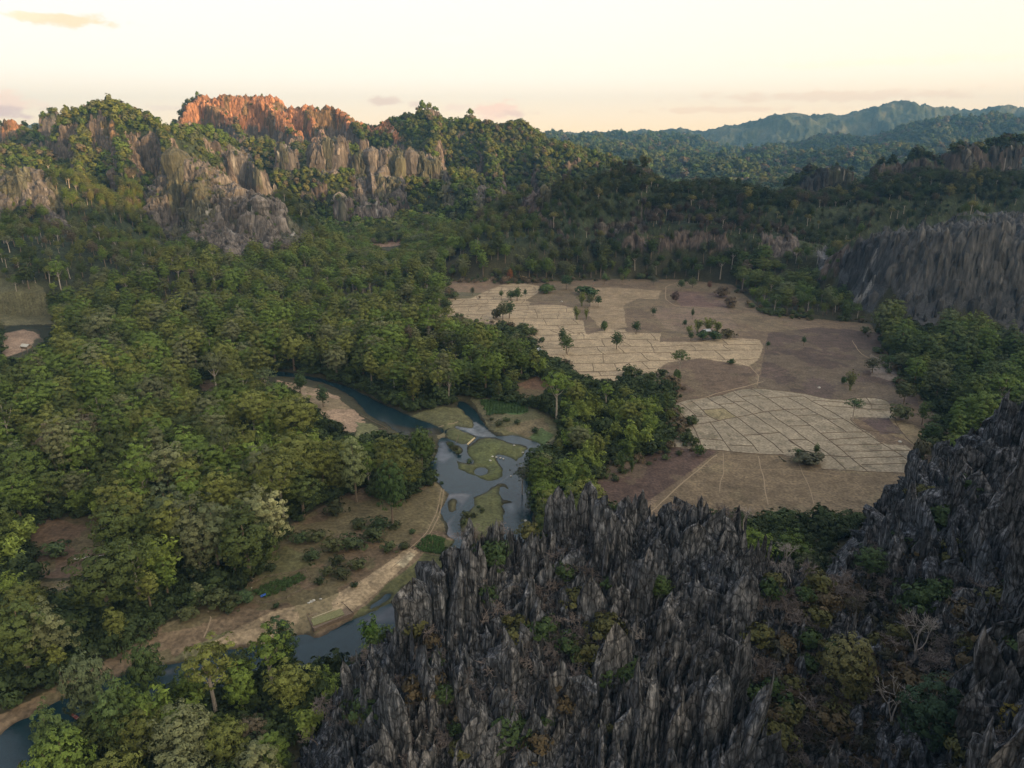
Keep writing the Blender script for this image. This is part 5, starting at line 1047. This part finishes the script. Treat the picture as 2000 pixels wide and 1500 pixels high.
for a, b, h, t, l in [(1640,1365,110,(.13,.125,.05),'broad yellowish leafy tree filling the gully'), (1800,1470,120,(.03,.055,.028),'dark green round tree at the gully bottom'), (1285,1180,50,(.05,.08,.022),'green bush tucked under the crest'), (1690,1140,60,(.05,.08,.03),'green tree in the gap between the two rock masses'), (870,1385,44,(.055,.085,.028),'light green bush on the pale west face'), (1970,1450,60,(.17,.14,.03),'yellow-leaved shrub on the corner slab')]:
    kplace('dome', a, b, h, t, l, 'gully_tree', 'tree')
KX, KY = scatter(-70, 260, 120, 330, 3.4, 441); kz, kb, kd = karst(KX, KY); pxk, pyk = PX(KX, KY, kz)
m = inpoly(pxk, pyk, [(1440,1250),(1560,1150),(1700,1130),(1780,1200),(1900,1330),(2000,1420),(2060,1600),(1480,1600),(1500,1400)]) & (fbm(KX, KY, 14, 3, 210) > -.15)
g = np.random.default_rng(442)
stuff('undergrowth', m, PS, 'dim brown-green thicket covering the gully floor', KX, KY, kz, np.clip(g.normal(.8, .25, KX.size), .3, 1.5), np.array((.05, .048, .03)) * g.uniform(.6, 1.4, (KX.size, 1)) * np.where(g.random((KX.size, 1)) < .4, np.array((1.5, 1.1, 1.)), 1))
lap('outcrop plants %d' % len(KPT))
# ------------------------------------------------------------------ man-made things
def box(c, s, rz=0, tilt=0):
    x, y, z = np.array(s) / 2; v = np.array([(a * x, b * y, d * z) for d in (-1, 1) for a, b in ((-1, -1), (1, -1), (1, 1), (-1, 1))], float)
    v[:, 2] += v[:, 0] * tilt; cs, sn = math.cos(rz), math.sin(rz); v = np.stack([v[:, 0] * cs - v[:, 1] * sn, v[:, 0] * sn + v[:, 1] * cs, v[:, 2]], 1) + c
    return v, np.array([[0, 3, 2, 1], [4, 5, 6, 7], [0, 1, 5, 4], [1, 2, 6, 5], [2, 3, 7, 6], [3, 0, 4, 7]])
def wallseg(a, b, h, th, z):
    a = np.array(a); b = np.array(b); L = np.linalg.norm(b - a); return box(np.r_[(a + b) / 2, z + h / 2], (L, th, h), math.atan2(*(b - a)[::-1]))
pc = GP([(600.4,1206.6),(668.8,1182),(691,1201.6),(613,1234)], -1.2); c0 = pc.mean(0); pz = float(H(pc[:, 0], pc[:, 1]).max()) - .7; pen = empty('river_pen', (c0[0], c0[1], pz)); tag(pen, 'low wooden pen with planked beds half in the river', 'pen')
q = pc - c0
for i in range(4):
    a, b = q[i], q[(i + 1) % 4]; a2 = a + unit(b - a) * .22; b2 = b - unit(b - a) * .22; ps = [wallseg(a2, b2, 2.7, .16, -2.)]
    ps += [box(np.r_[a2 * (1 - t) + b2 * t, .1], (.22, .22, 2.0)) for t in np.linspace(0, 1, 9 if i % 2 == 0 else 5)]
    mk('wall', *join(ps), M_WOOD, pen)
mk('floor', np.c_[q * .97, np.full(4, .25)], [[3, 2, 1, 0]], m_plain('pen_mud', (.15, .11, .075)), pen)
u = q[1] - q[0]; v = q[3] - q[0]; M_BED = m_plain('pen_bed', (.17, .165, .075))
for k in range(13):
    t = .07 + k * .066; a = q[0] + u * t + v * .36; b = q[0] + u * t + v * .80; mk('bed', *wallseg(a, b, .35, 1.1, .26), M_BED, pen)
mk('plank', *wallseg(q[0] + u * .08 + v * .30, q[0] + u * .74 + v * .27, .4, .3, .26), m_plain('pale_plank', (.42, .37, .24)), pen)
mk('plank', *wallseg(q[0] + u * .06 + v * .12, q[0] + u * .78 + v * .08, .4, .3, .26), M_WOOD, pen)
def fence(pts, label, h=1.4, gap=2.2, name='wooden_fence', z0=0., mat_=M_WOOD):
    p = GP(pts); c = p.mean(0); e = empty(name, (c[0], c[1], 0)); tag(e, label, 'fence'); rails = []
    for a, b in zip(p[:-1], p[1:]):
        n = max(1, int(np.linalg.norm(b - a) / gap)); z = [float(H(*(a * (1 - t) + b * t))[0]) for t in (0, 1)]
        for k in range(n + 1):
            s = a * (1 - k / n) + b * k / n; zz = float(H(*s)[0]); o = mk('post', *box((0, 0, h / 2), (.16, .16, h)), mat_, e); o.location = (s[0] - c[0], s[1] - c[1], zz - .1)
        for hh in (.45, .8): 
            v_, f_ = wallseg(a - c, b - c, .1, .07, z[0] + h * hh); v_[:, 2] += np.where(np.abs(v_[:, 0] - (b - c)[0]) < np.abs(v_[:, 0] - (a - c)[0]), z[1] - z[0], 0); rails.append((v_, f_))
    for r in rails: mk('rail', *r, mat_, e)
    return e
fence([(484,1150),(520,1133),(597,1119),(607,1134),(560,1158)], 'post fence round the green crop plot, uphill of the pen')
fence([(497,1178),(515,1184),(560,1172),(622,1140)], 'post fence below the green crop plot towards the sand')
fence([(808,1075),(822,1083),(876,1088),(888,1065)], 'fence round the small garden beside the water')
fence([(250,1228),(278,1256),(320,1228)], 'V-shaped dark fence on the grassy bank', 1.6)
fence([(705,812),(730,825),(757,836),(740,840)], 'low stake weir on the grassy spit', 1.0, 1.6)
fence([(890,861),(896,850)], 'short stake line on the fenced islet', 1.)
fence([(1050,1042),(1040,1048)], 'stakes at the pool end', 1.) if False else None
a, b = GP([(913,866.5),(927,854)], -1.); o = mk('log_barrier', *wallseg(a, b, .9, .8, -2.), m_plain('pale_log', (.5, .4, .24))); tag(o, 'thick pale log along the fenced islet shore', 'log')
a, b = GP([(878,1082),(890,1066)], -1.5); o = mk('log_barrier', *wallseg(a, b, .5, .4, -2.), M_WOOD); tag(o, 'grey log closing the small water garden', 'log')
a, b = GP([(146,1097.5),(206,1090.5)]); o = mk('stone_wall', *wallseg(a, b, .9, .5, float(H(*a)[0]) - .3), M_WHITE); tag(o, 'thin whitish wall at the foot of the brown clearing', 'wall')
def gable(L, Wd, h, hr):
    x, y = L / 2, Wd / 2; body = box((0, 0, h / 2), (L * .9, Wd * .86, h)); e = .12
    V = []; F = []
    for s in (-1, 1):
        k = len(V); V += [(-x, s * y, h - .25), (x, s * y, h - .25), (x, 0, h + hr), (-x, 0, h + hr), (-x, s * y, h - .25 - e), (x, s * y, h - .25 - e), (x, 0, h + hr - e), (-x, 0, h + hr - e)]
        F += [[k, k + 1, k + 2, k + 3], [k + 4, k + 7, k + 6, k + 5], [k, k + 4, k + 5, k + 1], [k, k + 3, k + 7, k + 4], [k + 1, k + 5, k + 6, k + 2]]
    return body, (np.array(V, float), np.array(F))
for px_, py_, L, rz, lb_ in [(1379,652,9,.4,'small hut with pale tin roof under the yellow bamboo'), (58,706,9,-.3,'white tin roofed hut hidden in trees by the sandy bend'), (1052,690,5,.8,'tiny pale roofed hut at the paddy forest edge'), (905,642,7,.2,'low grey hut half hidden where forest meets paddies')]:
    x, y, z = at(px_, py_); e = empty('field_hut', (x, y, z + (9 if px_ < 100 else 1.2)), rz); tag(e, lb_, 'hut'); (bv, bf), (rv, rf) = gable(L, L * .7, 2.6, 1.7); mk('wall', bv, bf, M_WOOD, e); mk('roof', rv, rf, M_TIN if px_ != 58 else M_WHITE, e)
    for sx in (-1, 1):
        for sy in (-1, 1): o = mk('stilt', *box((0, 0, -(9 if px_ < 100 else 1.2) / 2 + .01), (.25, .25, 9. if px_ < 100 else 1.2)), M_WOOD, e); o.location = (sx * L * .4, sy * L * .27, 0)
def rock(r, seed):
    g_ = np.random.default_rng(seed); V = []; F = []; ns, nr = 8, 5
    for i in range(nr):
        ph = math.pi * (i + .35) / (nr - .3) * .96
        for k in range(ns): a = 2 * math.pi * k / ns; rr2 = r * g_.uniform(.8, 1.15); V.append((rr2 * math.sin(ph) * math.cos(a), rr2 * math.sin(ph) * math.sin(a) * .8, rr2 * .6 * math.cos(ph)))
    for i in range(nr - 1):
        for k in range(ns): F.append([i * ns + k, i * ns + ns + k, i * ns + ns + (k + 1) % ns, i * ns + (k + 1) % ns])
    F += [[0, 1, 2, 3], [0, 3, 4, 5], [0, 5, 6, 7]]; return np.array(V), np.array(F)
for k, (a, b, r, l) in enumerate([(603,1181,1.0,'westmost white boulder of the bank row'), (608,1179,1.3,'biggest white boulder of the bank row'), (613,1176,1.1,'white boulder in the middle of the bank row'), (627,1173,.9,'white boulder standing apart, east of the row'), (760,1034,.8,'small bright white stone in the scrub'), (962,889,1.2,'white stone on the west side of the island bay'),
     (969,888.5,1.2,'white stone on the island bay, next to the corner'), (977,890,1.3,'white stone midway round the island bay'), (983,891.5,1.1,'white stone at the east end of the bay'), (957.5,899,1.2,'white stone inland of the bay'), (1004,871,1.3,'white stone near the island east shore'), (1021,880,1.2,'white stone at the island east tip'), (998,925,1.0,'white stone beside the tiny rock islet'), (1026,1012,1.5,'white stone awash in the dark pool end'), (1600,758,2.0,'white heap on the ploughed slope'), (1758,864,2.0,'whitish stone heap above the bushes'), (1097,589.5,2.0,'white heap on the dark far field'), (492,1154,.6,'white stone at the garden fence corner')]):
    x, y, z = at(a, b); o = mk('white_stone', *rock(r * .7, 900 + k), M_WHITE); o.location = (x, y, max(z, -2) + r * .25); tag(o, l, 'stone')
a_, b_ = G(515,1169)[:2]; o = mk('blue_tarpaulin', *join([box((0, 0, .9), (2.4, 1.6, .12), .4, .25), box((.8, .3, .4), (.12, .12, .9)), box((-.8, -.3, .3), (.12, .12, .7))]), M_BLUE); o.location = (a_, b_, float(H(a_, b_)[0])); tag(o, 'blue tarpaulin shelter at the corner of the crop plot', 'tarpaulin')
# crops of the fenced plots: rows of leafy plants
def crop(poly, step, tint, label):
    P = GP(poly); g_ = np.random.default_rng(451); lo, hi = P.min(0), P.max(0); xs_ = np.arange(lo[0], hi[0], step); ys_ = np.arange(lo[1], hi[1], step * .8); X_, Y_ = np.meshgrid(xs_, ys_); X_ = X_.ravel() + g_.uniform(-.3, .3, X_.size); Y_ = Y_.ravel() + g_.uniform(-.3, .3, Y_.size)
    m_ = inpoly(X_, Y_, P); X_, Y_ = X_[m_], Y_[m_]; n_ = X_.size
    instance_object('crops', np.stack([X_, Y_, H(X_, Y_)], 1), np.full((n_, 3), .34) * g_.uniform(.6, 1.2, (n_, 1)), np.stack([np.zeros(n_), np.zeros(n_), g_.uniform(0, 6, n_)], 1), np.array(tint) * g_.uniform(.8, 1.2, (n_, 1)), PS, label)
crop([(500,1160),(520,1145),(590,1125),(600,1135),(550,1160),(510,1172)], 1.5, (.06, .10, .03), 'green crops in the fenced plot above the pen')
crop([(812,1072),(835,1045),(868,1052),(872,1082),(825,1080)], 1.5, (.06, .11, .03), 'green crops of the water garden')
crop([(936,782),(1000,785),(1035,795),(1028,812),(950,812)], 2.4, (.055, .10, .03), 'green crop field north of the pool')
crop([(252,1226),(278,1250),(318,1226),(300,1215)], 1.8, (.05, .075, .03), 'leafy plot inside the V-shaped fence')
# drift in the river
x, y = G(148,1402,-2)[:2]
bt = empty('small_boat', (x, y, -1.95), 2.6); tag(bt, 'small dark wooden boat moored against the river bank', 'boat'); V = []; F = []
st = np.linspace(-1, 1, 11)
for s in st:
    w_ = .62 * (1 - abs(s) ** 2.6) + .03; zt = .42 + .25 * s * s; V += [(s * 3, -w_, zt), (s * 3, -w_ * .6, 0), (s * 3, w_ * .6, 0), (s * 3, w_, zt)]
F = [[i * 4 + k, i * 4 + k + 1, i * 4 + 5 + k, i * 4 + 4 + k] for i in range(10) for k in range(3)]
mk('hull', V, F, M_RED, bt)
for s in (-1.2, .9): mk('seat', *box((s, 0, .36), (.3, 1.1, .05)), M_WOOD, bt)
V, F = twigs(640, 5, 1.1, .2, 3, 3); x, y = G(43,1492,-2)[:2]; o = mk('driftwood_snag', V, F, M_RED); o.location = (x, y, -2.3); o.rotation_euler = (.5, .3, 0); tag(o, 'reddish branching snag stuck in the shallow river', 'driftwood')
lap('things')
GLOW = 3.2
HAZE = 6.3e-5
# ------------------------------------------------------------------ light, sky, haze, camera
cam = bpy.data.cameras.new('camera'); cam.sensor_width = 36; cam.lens = FPX / 2000 * 36; cam.clip_end = 60000; cam.clip_start = 1
co = bpy.data.objects.new('camera', cam); COL.objects.link(co); co.location = (0, 0, CAMZ); co.rotation_euler = (math.pi / 2 - PITCH, 0, 0); SC.camera = co
SUN_EL, SUN_AZ = math.radians(7.), math.radians(126)     # azimuth clockwise from the view direction (+Y)
sd_ = Vector((math.sin(SUN_AZ) * math.cos(SUN_EL), math.cos(SUN_AZ) * math.cos(SUN_EL), math.sin(SUN_EL)))
sl_ = bpy.data.lights.new('sun', 'SUN'); sl_.energy = 5; sl_.angle = math.radians(.5); sl_.color = (1, .64, .29)
so = bpy.data.objects.new('sun', sl_); COL.objects.link(so); so.rotation_euler = (-sd_).to_track_quat('-Z', 'Y').to_euler()
w = bpy.data.worlds.new('World'); SC.world = w; w.use_nodes = True; nt = w.node_tree
for n in list(nt.nodes): nt.nodes.remove(n)
out = nt.nodes.new('ShaderNodeOutputWorld'); bg = nt.nodes.new('ShaderNodeBackground'); nt.links.new(bg.outputs[0], out.inputs[0])
tc = N(nt, 'ShaderNodeTexCoord'); nz = N(nt, 'ShaderNodeVectorMath', operation='NORMALIZE'); nt.links.new(tc.outputs['Generated'], nz.inputs[0])
sx = N(nt, 'ShaderNodeSeparateXYZ'); nt.links.new(nz.outputs[0], sx.inputs[0])
def ramp(fac, stops):
    r = N(nt, 'ShaderNodeValToRGB'); e = r.color_ramp.elements
    e[0].position, e[0].color = stops[0][0], (*stops[0][1], 1); e[1].position, e[1].color = stops[-1][0], (*stops[-1][1], 1)
    for p, c in stops[1:-1]: k = e.new(p); k.color = (*c, 1)
    nt.links.new(fac, r.inputs[0]); return r.outputs[0]
def mix(f, a, b, blend='MIX'):
    m = N(nt, 'ShaderNodeMix', data_type='RGBA', blend_type=blend)
    for s, v in ((m.inputs[0], f), (m.inputs[6], a), (m.inputs[7], b)):
        if isinstance(v, (int, float)): s.default_value = v
        elif isinstance(v, tuple): s.default_value = (*v, 1)
        else: nt.links.new(v, s)
    return m.outputs[2]
def math_(op, a, b=0., c=0.):
    m = N(nt, 'ShaderNodeMath', operation=op)
    for s, v in zip(m.inputs, (a, b, c)):
        if isinstance(v, (int, float)): s.default_value = v
        else: nt.links.new(v, s)
    return m.outputs[0]
sky = N(nt, 'ShaderNodeTexSky', sky_type='NISHITA', sun_disc=False, sun_elevation=SUN_EL, sun_rotation=SUN_AZ, altitude=300., dust_density=2., air_density=1.3)
grad = ramp(sx.outputs['Z'], [(0, (1.58, 1.13, .60)), (.03, (1.52, 1.17, .76)), (.075, (1.34, 1.17, .94)), (.13, (1.10, 1.04, .93)), (.22, (1.04, 1.01, .94)), (.34, (.98, .98, .98)), (.5, (.88, .93, 1.02)), (1, (.6, .7, .9))])
east = ramp(math_('ADD', math_('MULTIPLY', sx.outputs['X'], .5), .5), [(0, (.97, .98, 1.03)), (.55, (1, .98, .97)), (1, (1.08, .96, .84))])
base = mix(1., grad, east, 'MULTIPLY')
nis = N(nt, 'ShaderNodeVectorMath', operation='SCALE'); nt.links.new(sky.outputs[0], nis.inputs[0]); nis.inputs['Scale'].default_value = .12
base = mix(.08, base, nis.outputs[0])
# small evening clouds, placed by direction in the sky
def cloud(col, px, py, wx, wy, c, amt, seed):
    dx, dy, dz = [float(v) for v in ray(px, py)]; l = math.sqrt(dx * dx + dy * dy + dz * dz); az = math.atan2(dx, dy); el = math.asin(dz / l)
    a = math_('DIVIDE', math_('SUBTRACT', AZ, az), wx / FPX); e = math_('DIVIDE', math_('SUBTRACT', EL, el), wy / FPX)
    d = math_('SQRT', math_('ADD', math_('MULTIPLY', a, a), math_('MULTIPLY', e, e)))
    f = math_('ADD', math_('SUBTRACT', 1.0, d), math_('MULTIPLY', math_('SUBTRACT', no.outputs[0], .5), 2.6))
    m = N(nt, 'ShaderNodeMapRange', interpolation_type='SMOOTHSTEP'); m.inputs['From Min'].default_value = .1; m.inputs['From Max'].default_value = .8; m.inputs['To Max'].default_value = amt
    nt.links.new(f, m.inputs[0]); return mix(m.outputs[0], col, c)
AZ = math_('ARCTAN2', sx.outputs['X'], sx.outputs['Y']); EL = math_('ARCSINE', sx.outputs['Z'])
cb = N(nt, 'ShaderNodeCombineXYZ'); nt.links.new(AZ, cb.inputs[0]); nt.links.new(math_('MULTIPLY', EL, 2.4), cb.inputs[1])
no = N(nt, 'ShaderNodeTexNoise', Scale=38., Detail=6., Roughness=.6); nt.links.new(cb.outputs[0], no.inputs['Vector'])
for px, py, wx, wy, c, a, s in [(130,40,95,14,(.80,.60,.42),.8,1), (30,30,50,9,(.85,.66,.48),.6,2), (22,200,50,26,(.93,.72,.56),.75,3), (10,218,70,12,(.66,.50,.45),.7,4), (750,197,50,11,(.72,.58,.47),.7,5), (812,204,24,9,(.74,.6,.5),.6,6),
      (890,210,45,12,(.82,.66,.55),.45,7), (975,215,60,24,(.90,.67,.52),.8,8), (1000,222,50,9,(.74,.56,.46),.6,9), (470,98,40,5,(.85,.8,.72),.5,10), (880,78,90,8,(.93,.88,.74),.4,11), (330,210,50,6,(.78,.66,.56),.4,12),
      (1620,187,330,13,(.80,.62,.45),.45,13), (1400,215,230,8,(.80,.60,.42),.4,14), (1750,120,300,10,(.93,.80,.60),.35,15)]:
    base = cloud(base, px, py, wx, wy, (c[0] * 1.55, c[1] * 1.34, c[2] * 1.2), min(1, a * 1.2), s)
d2 = N(nt, 'ShaderNodeVectorMath', operation='DOT_PRODUCT'); nt.links.new(nz.outputs[0], d2.inputs[0]); d2.inputs[1].default_value = (.5, .86, .15)
mr = N(nt, 'ShaderNodeMapRange', interpolation_type='SMOOTHSTEP'); mr.inputs['From Min'].default_value = -.9; mr.inputs['From Max'].default_value = .35; mr.inputs['To Min'].default_value = .34; mr.inputs['To Max'].default_value = 1.
nt.links.new(d2.outputs['Value'], mr.inputs[0]); ds = N(nt, 'ShaderNodeVectorMath', operation='SCALE'); nt.links.new(base, ds.inputs[0]); nt.links.new(mr.outputs[0], ds.inputs['Scale']); base = ds.outputs[0]
dp = N(nt, 'ShaderNodeVectorMath', operation='DOT_PRODUCT'); nt.links.new(nz.outputs[0], dp.inputs[0]); dp.inputs[1].default_value = (math.sin(SUN_AZ) * .97, math.cos(SUN_AZ) * .97, .24)
gl = math_('MULTIPLY', math_('POWER', math_('MAXIMUM', dp.outputs['Value'], 0.), 2.5), GLOW)
gc_ = N(nt, 'ShaderNodeVectorMath', operation='SCALE'); gc_.inputs[0].default_value = (1.0, .84, .60); nt.links.new(gl, gc_.inputs['Scale'])
base = mix(1., base, gc_.outputs[0], 'ADD')
nt.links.new(base, bg.inputs[0]); bg.inputs[1].default_value = .68
# haze
hb = bpy.data.meshes.new('haze'); s = 13000
hb.from_pydata([(x, y, z) for x in (-10700, 10700) for y in (-2500, 10750) for z in (-34, 790)], [], [(0, 1, 3, 2), (4, 6, 7, 5), (0, 4, 5, 1), (2, 3, 7, 6), (0, 2, 6, 4), (1, 5, 7, 3)])
hm_ = bpy.data.materials.new('haze'); hm_.use_nodes = True; hn = hm_.node_tree
for n in list(hn.nodes): hn.nodes.remove(n)
ho = hn.nodes.new('ShaderNodeOutputMaterial'); pv = hn.nodes.new('ShaderNodeVolumePrincipled'); hn.links.new(pv.outputs[0], ho.inputs['Volume'])
pv.inputs['Color'].default_value = (.13, .31, .54, 1); pv.inputs['Density'].default_value = HAZE; pv.inputs['Anisotropy'].default_value = 0
hb.materials.append(hm_); hz_ = bpy.data.objects.new('haze', hb); COL.objects.link(hz_); tag(hz_, 'thin bluish evening haze filling the valley', kind='stuff')
SC.render.engine = 'CYCLES'; cy = SC.cycles
cy.max_bounces = 4; cy.diffuse_bounces = 2; cy.glossy_bounces = 2; cy.transmission_bounces = 1; cy.volume_bounces = 0; cy.transparent_max_bounces = 4
cy.use_denoising = True; cy.denoiser = 'OPENIMAGEDENOISE'; cy.use_adaptive_sampling = True; cy.adaptive_threshold = .015
SC.view_settings.view_transform = 'Standard'; SC.view_settings.look = 'None'; SC.view_settings.exposure = .9; SC.view_settings.gamma = 1
lap('done')
